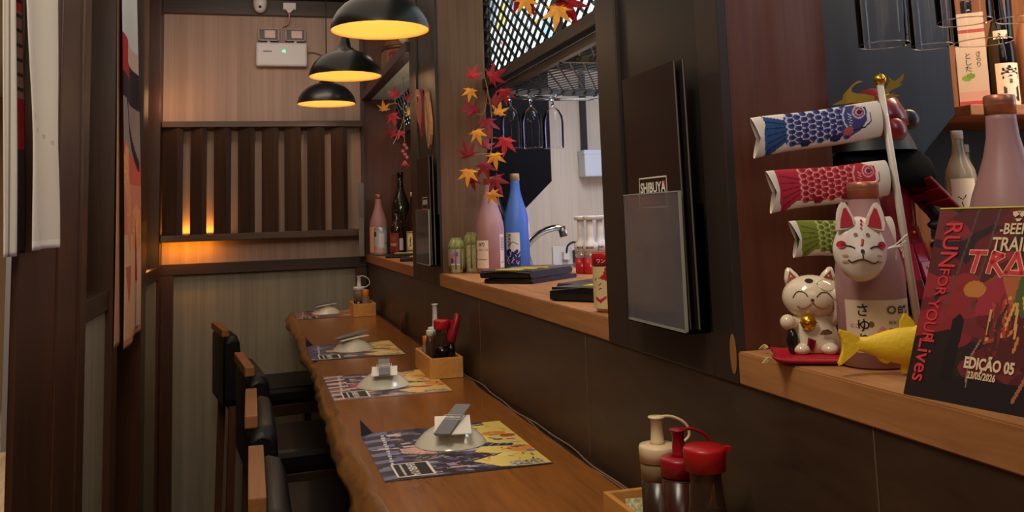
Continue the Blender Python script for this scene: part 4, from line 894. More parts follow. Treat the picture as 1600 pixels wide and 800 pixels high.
for k, (px, l) in enumerate(((910.5, 'leftmost white pump dispenser of red syrup in the kitchen'), (924.5, 'middle white pump dispenser of red syrup in the kitchen'), (940, 'rightmost white pump dispenser, partly behind the near pillar'))):
    yy = (2.965, 2.92, 2.965)[k]; pump((at(px, 430, y=yy).x, yy, ZL), l)
# ------------------------------------------------------------------ hanging glasses
def goblet(c, label, r, h, stem, base, group):
    """upside down: rim at z, base plate at z+h+stem"""
    x, y, z = c; t = thing('wine_glass', label, 'glass', (x, y, z), group)
    th = .0012; P = [(r*.97, 0), (r*.99, h*.35), (r*1.0, h*.6), (r*.93, h*.78), (r*.62, h*.93), (r*.25, h*1.0)]
    bm = nb(); lathe(bm, [(q, z+w) for q, w in P]+[(.006, z+h+stem*.10)], (x, y, 0), 40, False, False)
    bmesh.ops.remove_doubles(bm, verts=bm.verts, dist=1e-6); obj('bowl', bm, THIN, t)
    bm = nb(); tube(bm, [(x+r*.97*math.cos(2*PI*k/40), y+r*.97*math.sin(2*PI*k/40), z) for k in range(41)], .0009, 6); obj('rim', bm, GLASS, t)
    bm = nb(); lathe(bm, [(.0062, z+h+stem*.10), (.005, z+h+stem*.4), (.006, z+h+stem*.8), (.02, z+h+stem*.93), (base, z+h+stem*.98), (base, z+h+stem), (0, z+h+stem)], (x, y, 0), 36, True, True); obj('stem_and_foot', bm, GLASS, t)
for px, l in ((800, 'leftmost wine glass hanging upside down by the maple leaves'), (832, 'middle wine glass hanging upside down in the kitchen rack'), (866, 'rightmost wine glass hanging upside down in the kitchen rack')):
    p = at(px, 237, y=3.25); goblet((p.x, 3.25, 1.487), l, .0385, .150, .045, .040, 'wine glasses in the kitchen rack')
def glass_rack(name, label, c, x0, x1, y, z, n, hook=True):
    t = thing(name, label, 'rack', (x0, y, z))
    for dy in (-.022, .022):
        bm = nb(); tube(bm, [(x0, y+dy, z), (x1, y+dy, z), (x1+.03, y+dy, z+.003), (x1+.034, y+dy, z+.016)], .003, 8); obj('rail', bm, STEEL, t)
    bm = nb(); tube(bm, [(x1+.034, y-.022, z+.016), (x1+.034, y+.022, z+.016)], .003, 8); obj('crossbar', bm, STEEL, t)
    bm = nb(); tube(bm, [(x0+.02, y-.022, z+.003), (x0+.02, y-.022, z+.016)], .003, 8); obj('hanger', bm, STEEL, t)
glass_rack('glass_rack', 'thin steel rack holding the hanging wine glasses', None, .875, 1.22, 3.25, 1.668, 3)
# ------------------------------------------------------------------ expanded metal mesh, light panel
MESHM = plain('mesh_black_steel', (44, 40, 38), .45, metal=.3)
def clip_seg(y0, z0, y1, z1, a, b, c, d):
    t0, t1 = 0.0, 1.0; dy, dz = y1-y0, z1-z0
    for p, q in ((-dy, y0-a), (dy, b-y0), (-dz, z0-c), (dz, d-z0)):
        if abs(p) < 1e-9:
            if q < 0: return None
        else:
            r = q/p
            if p < 0: t0 = max(t0, r)
            else: t1 = min(t1, r)
    return None if t0 >= t1 else (y0+dy*t0, z0+dz*t0, y1-dy*(1-t1), z1-dz*(1-t1))
def expanded(fn, a, b, c, d, L=.085, H=.050, wd=.0024, dp=.010):
    """diamond lattice over the rectangle a..b by c..d; fn(u, v, w) -> point, strands are ribbons dp deep"""
    bm = nb(); k = H/L
    for sgn in (1, -1):
        span = (b-a)*k+(d-c); n = int(span/H)+2
        for i in range(n):
            if sgn > 0: s = (a, c-(b-a)*k+i*H, b, c+i*H)
            else: s = (a, c+i*H, b, c+i*H-(b-a)*k)
            q = clip_seg(*s, a, b, c, d)
            if not q: continue
            u0, v0, u1, v1 = q
            for w0, w1, off in ((0, dp, wd),):
                vs = [bm.verts.new(fn(*p)) for p in ((u0, v0-off/2, w0), (u1, v1-off/2, w0), (u1, v1+off/2, w1), (u0, v0+off/2, w1))]; bm.faces.new(vs)
                vs2 = [bm.verts.new(fn(*p)) for p in ((u0, v0-off*1.2, w0), (u1, v1-off*1.2, w0), (u1, v1+off*.2, w0), (u0, v0+off*.2, w0))]; bm.faces.new(vs2)
    return bm
def mesh_screen(label, y0, y1, z0, z1, bars, x=.852):
    t = thing('mesh_screen', label, 'screen', (x, (y0+y1)/2, z0), 'expanded metal screens above the openings')
    obj('mesh', expanded(lambda u, v, w: V3((x+w, u, v)), y0+.01, y1-.01, z0+.02, z1), MESHM, t)
    pbox('bottom_bar', MESHM, t, x-.012, x+.022, y0, y1, z0-.016, z0+.022, bev=.002)
    for y in bars: pbox('upright_bar', MESHM, t, x-.004, x+.016, y-.012, y+.012, z0+.022, z1)
    return t
mesh_screen('black expanded metal screen over the middle opening in front of a lit panel', 1.702, 3.358, 1.735, 2.40, (2.50,))
mesh_screen('black expanded metal screen glimpsed in the farthest opening', 3.932, 5.60, 1.745, 1.97, ())
def light_canvas(w, h, nx, ny, seed):
    r = random.Random(seed); c = Canvas(w, h, nx, ny, (226, 240, 244))
    cols = [(190, 220, 120), (170, 206, 226), (210, 190, 216), (236, 226, 130), (150, 170, 190), (226, 236, 226), (120, 132, 146), (196, 226, 160)]
    for k in range(int(w*14)):
        x, y = r.uniform(0, w), r.uniform(.02, h); c.poly([(x, y), (x+r.uniform(.05, .14), y+r.uniform(-.03, .03)), (x+r.uniform(.03, .12), y+r.uniform(.06, .16)), (x-.02, y+r.uniform(.06, .14))], r.choice(cols))
    for k in range(int(w*22)):
        x, y = r.uniform(0, w), r.uniform(.03, h); a = r.uniform(0, 6.28); l = r.uniform(.015, .05); c.line([(x, y), (x+l*math.cos(a), y+l*math.sin(a)), (x+l*math.cos(a+.9), y+l*1.3*math.sin(a+.9))], .005, r.choice([(50, 56, 70), (50, 56, 70), (206, 60, 90), (120, 120, 60)]))
    for k in range(int(w*5)): c.ell(r.uniform(0, w), r.uniform(.08, h), .012, .012, r.choice([(226, 60, 110), (230, 210, 60), (226, 160, 40)]))
    for k in range(int(w*7)):                               # dark drawings toward the top
        x, y = r.uniform(w*.35, w), r.uniform(h*.38, h); c.poly([(x, y), (x+.10, y+.02), (x+.08, y+.12), (x-.02, y+.10)], (58, 60, 66))
    c.rect(0, 0, w, .03, (240, 250, 252))
    return c
LIT = printed('lit_panel', .5, 1.15)
def light_panel(label, y0, y1, z0, z1, x, seed):
    t = thing('light_panel', label, 'light panel', (x, (y0+y1)/2, z0)); w, h = y1-y0, z1-z0
    pbox('backing', WHITEP, t, x+.004, x+.03, y0, y1, z0, z1)
    light_canvas(w, h, int(w*90), int(h*90), seed).mesh('lit_print', lambda u, v: V3((x+.003, y0+u, z0+v)), LIT, t)
light_panel('backlit panel of pale manga style drawings behind the mesh over the middle opening', 1.75, 3.55, 1.762, 2.40, .925, 5)
light_panel('backlit panel behind the mesh of the farthest opening', 3.95, 5.60, 1.78, 1.968, .905, 8)
def mesh_shelf():
    x0, x1, y0, y1, z = .875, 1.34, 1.86, 3.30, 1.70
    t = thing('mesh_shelf', 'black expanded metal shelf hanging under the lit panel above the glasses', 'shelf', ((x0+x1)/2, (y0+y1)/2, z))
    obj('mesh', expanded(lambda u, v, w: V3((v, u, z+w*.5)), y0, y1, x0, x1, .10, .045), MESHM, t)
    for a in ((x0-.01, x0+.01, y0, y1), (x1-.012, x1+.012, y0, y1), (x0, x1, y0-.01, y0+.01), (x0, x1, y1-.01, y1+.01), (x0, x1, 2.55, 2.57)): pbox('frame_bar', MESHM, t, *a, z-.012, z+.012)
mesh_shelf()
# ------------------------------------------------------------------ maple garlands
def leaf_mesh(p, d, up, size, fold):
    """seven-lobed leaf; d = direction of the middle lobe, up = facing"""
    d = d.normalized(); s = d.cross(up).normalized(); n = s.cross(d).normalized()
    lob = [(0, 1.0), (.86, .86), (-.86, .86), (1.65, .62), (-1.65, .62), (2.35, .36), (-2.35, .36)]
    pts = []
    for a, L in sorted(lob): pts.append((a, L, True))
    out = []; pts.sort()
    for i, (a, L, _) in enumerate(pts):
        out += [(a-.24*L-.03, L*.55), (a, L), (a+.24*L+.03, L*.55)]
        if i < len(pts)-1: out.append(((a+pts[i+1][0])/2, .34))
    bm = nb(); c0 = bm.verts.new(p+n*size*.06); ring = []
    for a, L in out:
        ring.append(bm.verts.new(p+(d*math.cos(a)+s*math.sin(a))*L*size-n*(fold*size*L*L*.35)+n*random.uniform(-.02, .02)*size))
    for a, b in zip(ring, ring[1:]): bm.faces.new((c0, a, b))
    bm.faces.new((c0, ring[-1], bm.verts.new(p-d*.12*size), ring[0]))
    r = bmesh.ops.extrude_face_region(bm, geom=bm.faces[:]); bmesh.ops.translate(bm, vec=-n*.0008, verts=[v for v in r['geom'] if isinstance(v, bmesh.types.BMVert)])
    return bm
def garland(label, leaves, stems, scale_px):
    P0 = at(leaves[0][0], leaves[0][1], y=leaves[0][5] if len(leaves[0]) > 5 else 3.1)
    t = thing('maple_garland', label, 'garland', tuple(P0), 'artificial maple leaf garlands')
    bm = nb()
    for st in stems: tube(bm, spline(st, 5), .0018, 6)
    obj('stem', bm, TWIG, t)
    for px, py, col, ang, size, y in leaves:
        p = at(px, py, y=y); a = rad(ang)
        d = V3((math.sin(a), random.uniform(-.25, .25), math.cos(a))); up = V3((-.35+random.uniform(-.3, .3), -1, random.uniform(-.2, .35)))
        obj('leaf', leaf_mesh(p, d, up, size*1.5, random.uniform(.2, .7)), {'r': LEAFR, 'd': LEAFD, 'y': LEAFY}[col], t)
Y = 3.17
L1 = [(737, 119, 'r', 25, .034, Y), (768, 121, 'r', 60, .042, 2.92), (735, 141, 'y', 190, .030, Y-.01), (788, 142, 'r', 170, .034, 2.86), (770, 163, 'd', 15, .034, Y+.01), (779, 177, 'y', 10, .032, Y), (739, 175, 'd', 330, .040, Y), (760, 190, 'd', 170, .045, Y-.01), (745, 206, 'y', 160, .034, Y-.02), (790, 219, 'r', 190, .044, Y-.02), (759, 229, 'd', 20, .032, Y), (773, 243, 'y', 170, .038, Y-.03), (732, 242, 'd', 340, .040, Y-.01), (757, 257, 'd', 170, .042, Y-.01), (732, 268, 'y', 190, .038, Y-.03), (773, 280, 'd', 160, .045, Y-.02), (768, 303, 'y', 150, .034, Y-.03), (737, 279, 'd', 170, .034, Y+.01)]
st = lambda *a: [at(px, py, y=y) for px, py, y in a]
garland('long garland of red and yellow maple leaves hanging over the pink bottle', L1,
        [st((756, 116, 3.22), (762, 140, Y+.01), (768, 180, Y+.01), (768, 230, Y+.01), (762, 262, Y+.01), (766, 300, Y)), st((756, 116, 3.22), (748, 116, Y), (737, 119, Y)), st((762, 135, Y+.01), (757, 175, Y+.01), (745, 178, Y)), st((768, 185, Y+.01), (776, 160, 3.0), (788, 142, 2.865)), st((768, 215, Y+.01), (780, 216, Y), (790, 219, Y-.02)), st((766, 240, Y+.01), (750, 241, Y), (732, 242, Y)), st((764, 255, Y), (750, 264, Y), (732, 268, Y-.03))], 1)
Y = 4.55
garland('short maple sprig with pink and yellow leaves in the farthest opening', [(616, 150, 'r', 5, .040, Y), (600, 171, 'y', 350, .034, Y), (613, 180, 'r', 165, .040, Y), (613, 211, 'd', 340, .038, Y), (637, 156, 'r', 60, .036, Y+.05), (638, 173, 'y', 100, .034, Y+.05), (626, 206, 'r', 205, .030, Y)],
        [st((648, 190, Y), (630, 172, Y), (618, 161, Y), (600, 168, Y)), st((632, 178, Y), (626, 200, Y), (614, 225, Y)), st((618, 161, Y), (616, 150, Y)), [V3((.79, Y, 1.9715))]+st((640, 150, Y), (634, 172, Y))], 1)
Y = 2.22
garland('maple leaves hanging over the top of the mesh screen', [(820, -2, 'y', 160, .034, Y), (815, -12, 'r', 150, .05, Y), (872, 14, 'y', 195, .040, Y-.1), (884, 2, 'r', 150, .048, Y-.1), (862, -10, 'd', 30, .05, Y-.1)], [st((800, -40, 2.22), (830, -20, Y), (862, -14, Y-.1), (890, -4, Y-.1), (940, -30, Y-.2))], 1)
def charm():
    p = at(632, 226, y=4.7); t = thing('hanging_charm', 'small red knotted charm hanging in the farthest opening', 'charm', (p.x, 4.7, p.z-.09))
    bm = nb(); tube(bm, [V3((p.x, p.y, 1.9715)), p], .0012, 6); obj('string', bm, TWIG, t)
    bm = nb()
    for k in range(5): ellipsoid(bm, p+V3((.011*math.sin(k*2.1), 0, -.016*k)), (.012, .010, .010), 10, 6, M4.Rotation(k, 3, 'Y'))
    obj('knot', bm, plain('charm_pink', (120, 50, 56), .6), t)
    bm = nb()
    for k in range(4): tube(bm, [p+V3((0, 0, -.08)), p+V3((.012*(k-1.5), 0, -.11))], .003, 6)
    obj('tassel', bm, LEAFD, t)
charm()
# ------------------------------------------------------------------ things on the loft above the far opening
def loft_things():
    t = thing('wooden_cask', 'brown wooden cask lying on the loft over the farthest opening', 'cask', (.83, 5.1, 1.992))
    bm = nb(); lathe(bm, [(.10, 1.992), (.125, 2.06), (.13, 2.11), (.125, 2.16), (.105, 2.23)], (.83, 5.1, 0), 28); obj('body', bm, W_MID, t)
    for z, r in ((2.045, .123), (2.175, .124)):
        bm = nb(); lathe(bm, [(r, z), (r+.004, z+.004), (r+.003, z+.022), (r-.002, z+.024)], (.83, 5.1, 0), 28, False, False); obj('hoop', bm, W_DARK, t)
    t = thing('red_box', 'dark red box beside the cask on the loft', 'box', (.735, 4.78, 1.992)); pbox('body', plain('deep_red', (110, 30, 34), .5), t, .705, .765, 4.75, 4.83, 1.9915, 2.105, bev=.003); pbox('lid', plain('deep_red_lid', (126, 40, 42), .5), t, .703, .767, 4.748, 4.832, 2.105, 2.125, bev=.003)
    for (px, py, y, n, lab) in ((590, 100, 5.35, 9, 'small cluster of pale yellow flowers at the left of the loft'), (627, 70, 4.3, 8, 'white round blossoms on the loft nearest the far pillar')):
        p = at(px, py, y=y); q = V3((max(p.x, .72), y, 1.992)); t = thing('flower_cluster', lab, 'flowers', tuple(q), 'flower clusters on the loft')
        for k in range(n):
            a = k*2.4; bm = nb(); c = q+V3((.022*math.cos(a)*(k % 3), .03*math.sin(a), .022+.014*(k % 5)*1.3)); ellipsoid(bm, c, (.022, .022, .019), 10, 6); obj('blossom', bm, plain('pale_blossom', (226, 220, 176), .7), t)
loft_things()
# ================================================================== near right ledge: fox mask bottle, lucky cat, carp streamers, warrior figure, fish, poster
def near_bottle():
    c = (.753, 1.025, ZL); R = .042; t = sake('sake_bottle', 'small frosted pink bottle wearing the fox mask on the near ledge', c, R, .228, 'stout', PINKGL, COPPER)
    l, f = label_of(t, c, R, rad(-173), rad(-46), ZL+.020, ZL+.083, (214, 190, 164), 'label', lambda cv: [cv.ell(.033, .034, .0035, .0035, (110, 84, 60)), cv.ell(.045, .028, .004, .003, (206, 130, 136)), cv.ell(.042, .025, .003, .003, (214, 140, 150)), cv.rect(.053, .027, .083, .0295, (90, 74, 66)), cv.rect(.053, .022, .080, .0235, (90, 74, 66)), cv.rect(.053, .0185, .081, .0198, (90, 74, 66))], 60, 50)
    for k, s in enumerate('さゆり'): text('label_lettering', s, .017, INK, t, lambda u, v, w: f(.015+u, .045-.018*k+v, .0006), bold=.01)
    text('label_lettering', 'にごり', .006, INK, t, lambda u, v, w: f(.007+u, .030+v, .0006))
    text('label_brand_lettering', '白鶴', .010, INK, t, lambda u, v, w: f(.066+u, .047+v, .0006), bold=.03)
    bm = nb()
    for i in range(16):
        a0, a1 = 2*PI*i/16, 2*PI*(i+1)/16; bm.faces.new([bm.verts.new(f(.058+q*math.cos(a)*1.3, .051+q*math.sin(a), .0006)) for q, a in ((.005, a0), (.005, a1), (.0028, a1), (.0028, a0))])
    obj('brand_mark', bm, plain('brand_green', (96, 92, 60), .6), t)
    text('label_small_lettering', '純米 にごり酒', .0055, INK, t, lambda u, v, w: f(.053+u, .034+v, .0006))
near_bottle()
def fox_mask():
    C0 = V3((.706, .975, 1.192)); rot = M4.Rotation(-.42, 3, 'Z') @ M4.Rotation(-.12, 3, 'X') @ M4.Rotation(.05, 3, 'Y')
    t = thing('fox_mask', 'white fox mask with red ears hung on the frosted pink bottle', 'mask', tuple(C0))
    hw, hh, dp = .0315, .0390, .019
    def surf(u, v, lift=0):
        """front of the face; u, v in -1..1"""
        wv = (1-.14*max(v, 0)-.02*(v*v)); q = min((u/wv)**2+v*v, 1); d = math.sqrt(max(1-q, 0))
        muzzle = .30*math.exp(-((u/.34)**2+((v+.30)/.34)**2))
        return C0+rot @ V3((u*hw, -(d*dp*(.75+muzzle)+lift), v*hh))
    cv_n = 40; bm = nb(); ring = []
    for i in range(13):
        q = i/12; ring.append([bm.verts.new(surf(q*math.cos(a)*(1-.14*max(q*math.sin(a), 0)-.02*(q*math.sin(a))**2), q*math.sin(a))) for a in [2*PI*k/cv_n for k in range(cv_n)]])
    for a, b in zip(ring, ring[1:]):
        for k in range(cv_n):
            try: g = bm.faces.new((a[k], a[(k+1) % cv_n], b[(k+1) % cv_n], b[k])); g.smooth = True
            except ValueError: pass
    bmesh.ops.remove_doubles(bm, verts=bm.verts, dist=1e-5)
    r = bmesh.ops.extrude_face_region(bm, geom=bm.faces[:]); bmesh.ops.translate(bm, vec=rot @ V3((0, .003, 0)), verts=[v for v in r['geom'] if isinstance(v, bmesh.types.BMVert)])
    white = plain('mask_white', (222, 206, 196), .3, coat=.3); red = plain('mask_red', (176, 34, 52), .35)
    obj('face', bm, white, t)
    for s in (-1, 1):
        E = lambda u, v, w: C0+rot @ V3((s*(.005+u*.80), -w-.004, .0235+v*.80))
        bm = nb(); prism(bm, [(0, .004), (.003, .016), (.011, .034), (.017, .041), (.022, .038), (.027, .026), (.029, .008), (.029, -.006), (.012, -.004)], lambda u, v, w: E(u, v, w), .007); bmesh.ops.bevel(bm, geom=bm.edges[:], offset=.0018, segments=2, affect='EDGES'); e = obj('ear', bm, white, t)
        bm = nb(); prism(bm, [(.004, .004), (.007, .016), (.014, .031), (.018, .029), (.0225, .012), (.0235, 0), (.012, .001)], lambda u, v, w: E(u, v, .0066+w), .0012); obj('inner_ear', bm, red, e)
    def stroke(name, pts, wd, m):
        bm = nb(); tube(bm, [surf(u, v, .0006) for u, v in spline2(pts)], wd, 6); obj(name, bm, m, t)
    def spot(name, u, v, rx, ry, m):
        bm = nb(); bm.faces.new([bm.verts.new(surf(u+rx*math.cos(2*PI*k/20), v+ry*math.sin(2*PI*k/20), .0012)) for k in range(20)]); obj(name, bm, m, t)
    spline2 = lambda p: [(q.x, q.y) for q in spline([(a, b, 0) for a, b in p], 4)]
    for s in (-1, 1):
        stroke('eye_line', [(s*.28, -.02), (s*.42, .04), (s*.58, .06), (s*.74, .10)], .0008, INK); spot('cheek_spot', s*.74, .09, .17, .12, red)
        spot('brow_spot', s*.22, .40, .075, .055, plain('mask_grey', (120, 100, 92), .4))
        for k in (-.26, -.44): spot('whisker_spot', s*.62, k+.02, .11, .035, plain('mask_tan', (190, 150, 116), .4))
    for k, q in enumerate((.60, .72, .84)): spot('forehead_mark', .02*k, q, .05-.008*(2-k), .045, red)
    stroke('red_mark', [(.02, .26), (.0, .16), (-.04, .06)], .0014, red); spot('nose', -.03, -.12, .075, .07, INK)
    stroke('mouth', [(-.52, -.36), (-.40, -.44), (-.2, -.38), (-.02, -.36), (.16, -.40), (.40, -.46), (.58, -.38)], .0009, plain('mouth_brown', (84, 34, 34), .5)); stroke('muzzle_line', [(-.03, -.18), (-.02, -.36)], .0007, INK)
    bm = nb(); p = surf(.95, 0); rr = random.Random(2)
    for k in range(7): tube(bm, spline([p, p+V3((.012+.002*k, .004, .002)), p+V3((.014+rr.uniform(0, .02), .004, rr.uniform(-.018, .018)))], 4), .0009, 5)
    obj('string', bm, PAPER, t)
fox_mask()
def lucky_cat():
    o = V3((.709, 1.090, ZL)); t = thing('lucky_cat', 'white lucky cat figurine with gold bell sitting on a red cushion', 'figurine', tuple(o)); t['_base'] = tuple(o)
    rz = M4.Rotation(-.50, 3, 'Z'); L = lambda x, y, z: o+rz @ V3((x, y, z)); white = plain('cat_glaze', (226, 208, 184), .12, coat=.5)
    b0 = .010
    bm = nb(); lathe(bm, [(.020, b0), (.034, b0+.004), (.036, b0+.016), (.033, b0+.034), (.028, b0+.050), (.024, b0+.060)], (0, 0, 0), 32, sy=.86)
    for s in (-1, 1): ellipsoid(bm, (s*.019, -.024, b0+.009), (.013, .015, .009))
    bmesh.ops.transform(bm, matrix=M4.Translation(o) @ rz.to_4x4(), verts=bm.verts); obj('body', bm, white, t)
    hc = (0, -.004, b0+.080); hr = (.041, .034, .032)
    bm = nb(); ellipsoid(bm, hc, hr, 36, 20); bmesh.ops.transform(bm, matrix=M4.Translation(o) @ rz.to_4x4(), verts=bm.verts); h = obj('head', bm, white, t)
    def on(u, v, lift=.0004):
        q = max(1-(u/hr[0])**2-(v/hr[2])**2, 0); return L(u, hc[1]-hr[1]*math.sqrt(q)-lift, hc[2]+v)
    for s in (-1, 1):
        bm = nb(); lathe(bm, [(.0125, 0), (.010, .010), (.004, .021), (0, .023)], (0, 0, 0), 20, sy=.6); m = M4.Translation(L(s*.0235, 0, hc[2]+.021)) @ rz.to_4x4() @ M4.Rotation(s*.30, 4, 'Y'); bmesh.ops.transform(bm, matrix=m, verts=bm.verts); e = obj('ear', bm, white, t)
        bm = nb(); prism(bm, [(-.008, .003), (.008, .003), (.001, .018)], lambda u, v, w: m @ V3((u, -.0072+.0042*v/.018-w, v)), .001); obj('inner_ear', bm, plain('cat_ear_red', (150, 60, 50), .4), e)
    sp = lambda p: [(q.x, q.y) for q in spline([(a, b, 0) for a, b in p], 5)]
    def stroke(name, pts, wd, m, par=h):
        bm = nb(); tube(bm, [on(u, v) for u, v in sp(pts)], wd, 6); obj(name, bm, m, t)
    brown = plain('cat_line_brown', (86, 48, 36), .5)
    stroke('eye_line', [(-.027, .002), (-.021, .010), (-.012, .010), (-.007, .004)], .0007, brown); stroke('eye_line', [(.005, .003), (.012, .009), (.021, .008), (.027, .001)], .0007, brown)
    stroke('mouth', [(-.022, -.010), (-.014, -.013), (-.006, -.009), (-.001, -.005), (.004, -.010), (.014, -.014), (.022, -.010)], .0007, plain('cat_mouth', (150, 84, 70), .5))
    bm = nb(); ellipsoid(bm, on(-.001, -.001, 0), (.003, .002, .002), 10, 6); obj('nose', bm, brown, t)
    for k in range(3): stroke('whisker', [(.026, -.004-.005*k), (.034, -.006-.006*k)], .0006, plain('cat_whisker', (206, 120, 80), .5))
    bm = nb(); bm.faces.new([bm.verts.new(on(.022+.014*math.cos(a)*(1+.2*math.sin(3*a)), .0185+.008*math.sin(a), .0006)) for a in [2*PI*k/22 for k in range(22)]]); obj('green_patch', bm, plain('cat_green', (140, 150, 60), .2), t)
    bm = nb(); bm.faces.new([bm.verts.new(on(-.003+.006*math.cos(a), .025+.003*math.sin(a), .0006)) for a in [2*PI*k/16 for k in range(16)]]); obj('dark_patch', bm, plain('cat_dark', (60, 44, 40), .2), t)
    bm = nb(); lathe(bm, [(.0262, b0+.054), (.0275, b0+.057), (.0262, b0+.060)], (0, 0, 0), 32, False, False, sy=.9); bmesh.ops.transform(bm, matrix=M4.Translation(o) @ rz.to_4x4(), verts=bm.verts); obj('collar', bm, plain('cat_collar', (170, 26, 34), .3), t)
    bm = nb(); ellipsoid(bm, L(-.008, -.030, b0+.047), (.0115, .0105, .0115)); bl = obj('bell', bm, GOLD, t)
    bm = nb(); tube(bm, [L(-.008-.0116*math.cos(a), -.030-.0106*math.sin(a), b0+.047) for a in [PI*k/10 for k in range(11)]], .0011, 6); obj('bell_band', bm, plain('bell_band', (150, 96, 24), .3, metal=.8), bl)
    bm = nb(); tube(bm, spline([L(-.024, -.008, b0+.044), L(-.031, -.018, b0+.044), L(-.036, -.024, b0+.046)], 5), [.010]*3+[.009]*4+[.010]*4, 12); ellipsoid(bm, L(-.036, -.025, b0+.047), (.011, .011, .011)); obj('paw', bm, white, t)
    bm = nb(); tube(bm, spline([L(.026, -.006, b0+.046), L(.036, -.018, b0+.060), L(.036, -.024, b0+.080)], 5), .009, 12); ellipsoid(bm, L(.036, -.025, b0+.084), (.0105, .010, .011)); obj('raised_paw', bm, white, t)
    bm = nb(); ellipsoid(bm, L(-.031, -.026, b0+.020), (.009, .008, .019), rot=rz); obj('black_plaque', bm, plain('black_glaze', (26, 26, 26), .15, coat=.5), t)
    bd = lambda u, v, w=0: L(u, -.86*(.0335-.0002*(v-20))*math.sqrt(max(1-(u/.036)**2, 0))-.0012-w, b0+v)
    bm = nb(); bm.faces.new([bm.verts.new(bd(*q)) for q in ((-.013, .010), (-.003, .006), (.001, .022), (-.010, .026))]); p = obj('red_tag', bm, plain('tag_red', (150, 36, 34), .2), t)
    bm = nb(); bm.faces.new([bm.verts.new(bd(q[0], q[1], .0005)) for q in ((-.010, .011), (-.005, .009), (-.002, .021), (-.008, .0235))]); obj('tag_centre', bm, plain('tag_dark', (84, 20, 22), .2), p)
    bm = nb(); bm.faces.new([bm.verts.new(bd(*q)) for q in ((.006, .030), (.010, .036), (.018, .037), (.024, .033), (.024, .030), (.014, .029))]); obj('brown_patch', bm, plain('cat_brown', (110, 80, 64), .2), t)
    # cushion
    t.scale = (.90, .90, .90)
    o2 = V3((.707, 1.088, ZL)); t2 = thing('red_cushion', 'small red cushion with tasselled corners under the lucky cat', 'cushion', tuple(o2)); t2.scale = (.90, .90, .90)
    n = 22; bm = nb(); rows = []
    for side in (1, -1):
        g = []
        for i in range(n+1):
            rw = []
            for j in range(n+1):
                u, v = 2*i/n-1, 2*j/n-1; k = .062*(1-.06*(1-u*u)*0); hz = .0062*((1-u**4)*(1-v**4))**.45
                px, py = u*.062*(1-.10*(1-v*v)), v*.058*(1-.10*(1-u*u)); rw.append(bm.verts.new(o2+rz @ V3((px, py, .0064+side*hz+.009*(abs(u*v))**6))))
            g.append(rw)
        for i in range(n):
            for j in range(n):
                f = bm.faces.new((g[i][j], g[i+1][j], g[i+1][j+1], g[i][j+1])); f.smooth = True
    bmesh.ops.remove_doubles(bm, verts=bm.verts, dist=1e-5); obj('cover', bm, plain('red_satin', (176, 26, 44), .4, var=.15, vscale=90), t2)
    for u, v in ((-1, -1), (1, -1), (-1, 1)):
        q = o2+rz @ V3((u*.062, v*.058, .010)); bm = nb(); d = rz @ V3((u*.7, v*.7, 0))
        for k in range(4): tube(bm, spline([q, q+d*.008+V3((0, 0, .003-.002*k)), q+d*.014+V3((.003*(k-1.5), 0, -.004))], 4), .0009, 5)
        obj('tassel', bm, plain('tassel_cream', (206, 180, 130), .7), t2)
lucky_cat()
def carp_canvas(kind):
    main, dark, tail, rim = {'b': ((66, 66, 120), (44, 38, 84), (44, 78, 130), (190, 190, 206)), 'r': ((178, 44, 54), (130, 24, 38), (178, 40, 60), (222, 150, 150)), 'g': ((120, 130, 44), (84, 90, 30), (120, 130, 40), (180, 186, 120))}[kind]
    w, h = .212, .064; c = Canvas(w, h, 130, 44, (226, 212, 196))
    if kind != 'b': c.rect(.014, .012, .185, h, main)
    if kind != 'b': c.rect(.165, 0, w, h, (226, 212, 196))
    c.poly([(.052, .012), (.075, .008), (.13, .012), (.15, .020), (.15, .060), (.10, .062), (.052, .058)], main)
    c.poly([(.018, .0), (.028, .0), (.056, .018), (.056, .052), (.018, .064), (.022, .05), (.014, .034), (.016, .02)], tail)
    for k in range(5): c.line([(.022, .006+.012*k), (.052, .022+.006*k)], .0022, dark)
    for i in range(9):
        for j in range(6):
            x, y = .145-.0105*i, .012+.0098*j+(.0049 if i % 2 else 0)
            if y > .062: continue
            c.ell(x, y, .0068, .0060, rim); c.ell(x+.0014, y, .0055, .0048, main); c.ell(x+.003, y, .003, .0026, dark)
    c.poly([(.136, .016), (.152, .010), (.170, .018), (.183, .034), (.184, .056), (.165, .062), (.142, .062)], main); c.poly([(.150, .012), (.168, .018), (.165, .03), (.150, .03)], main)
    c.line([(.148, .060), (.141, .048), (.143, .034), (.150, .022)], .0028, rim)
    for k in range(5): c.line([(.150, .050-.005*k), (.155, .046-.0045*k)], .0016, rim)
    ex, ey = .170, .049; c.ell(ex, ey, .0115, .011, rim); c.ell(ex, ey, .0095, .009, (170, 60, 70)); c.ell(ex, ey, .0065, .006, (200, 150, 150)); c.ell(ex+.001, ey, .0045, .0042, dark)
    c.ell(.149, .020, .009, .007, (186, 84, 84) if kind == 'b' else dark); c.line([(.158, .020), (.178, .022), (.190, .030), (.190, .044)], .0026, dark)
    c.ell(.082, .010, .008, .006, dark); c.ell(.128, .012, .009, .006, dark)
    c.rect(0, 0, .004, h, (236, 224, 210))
    return c
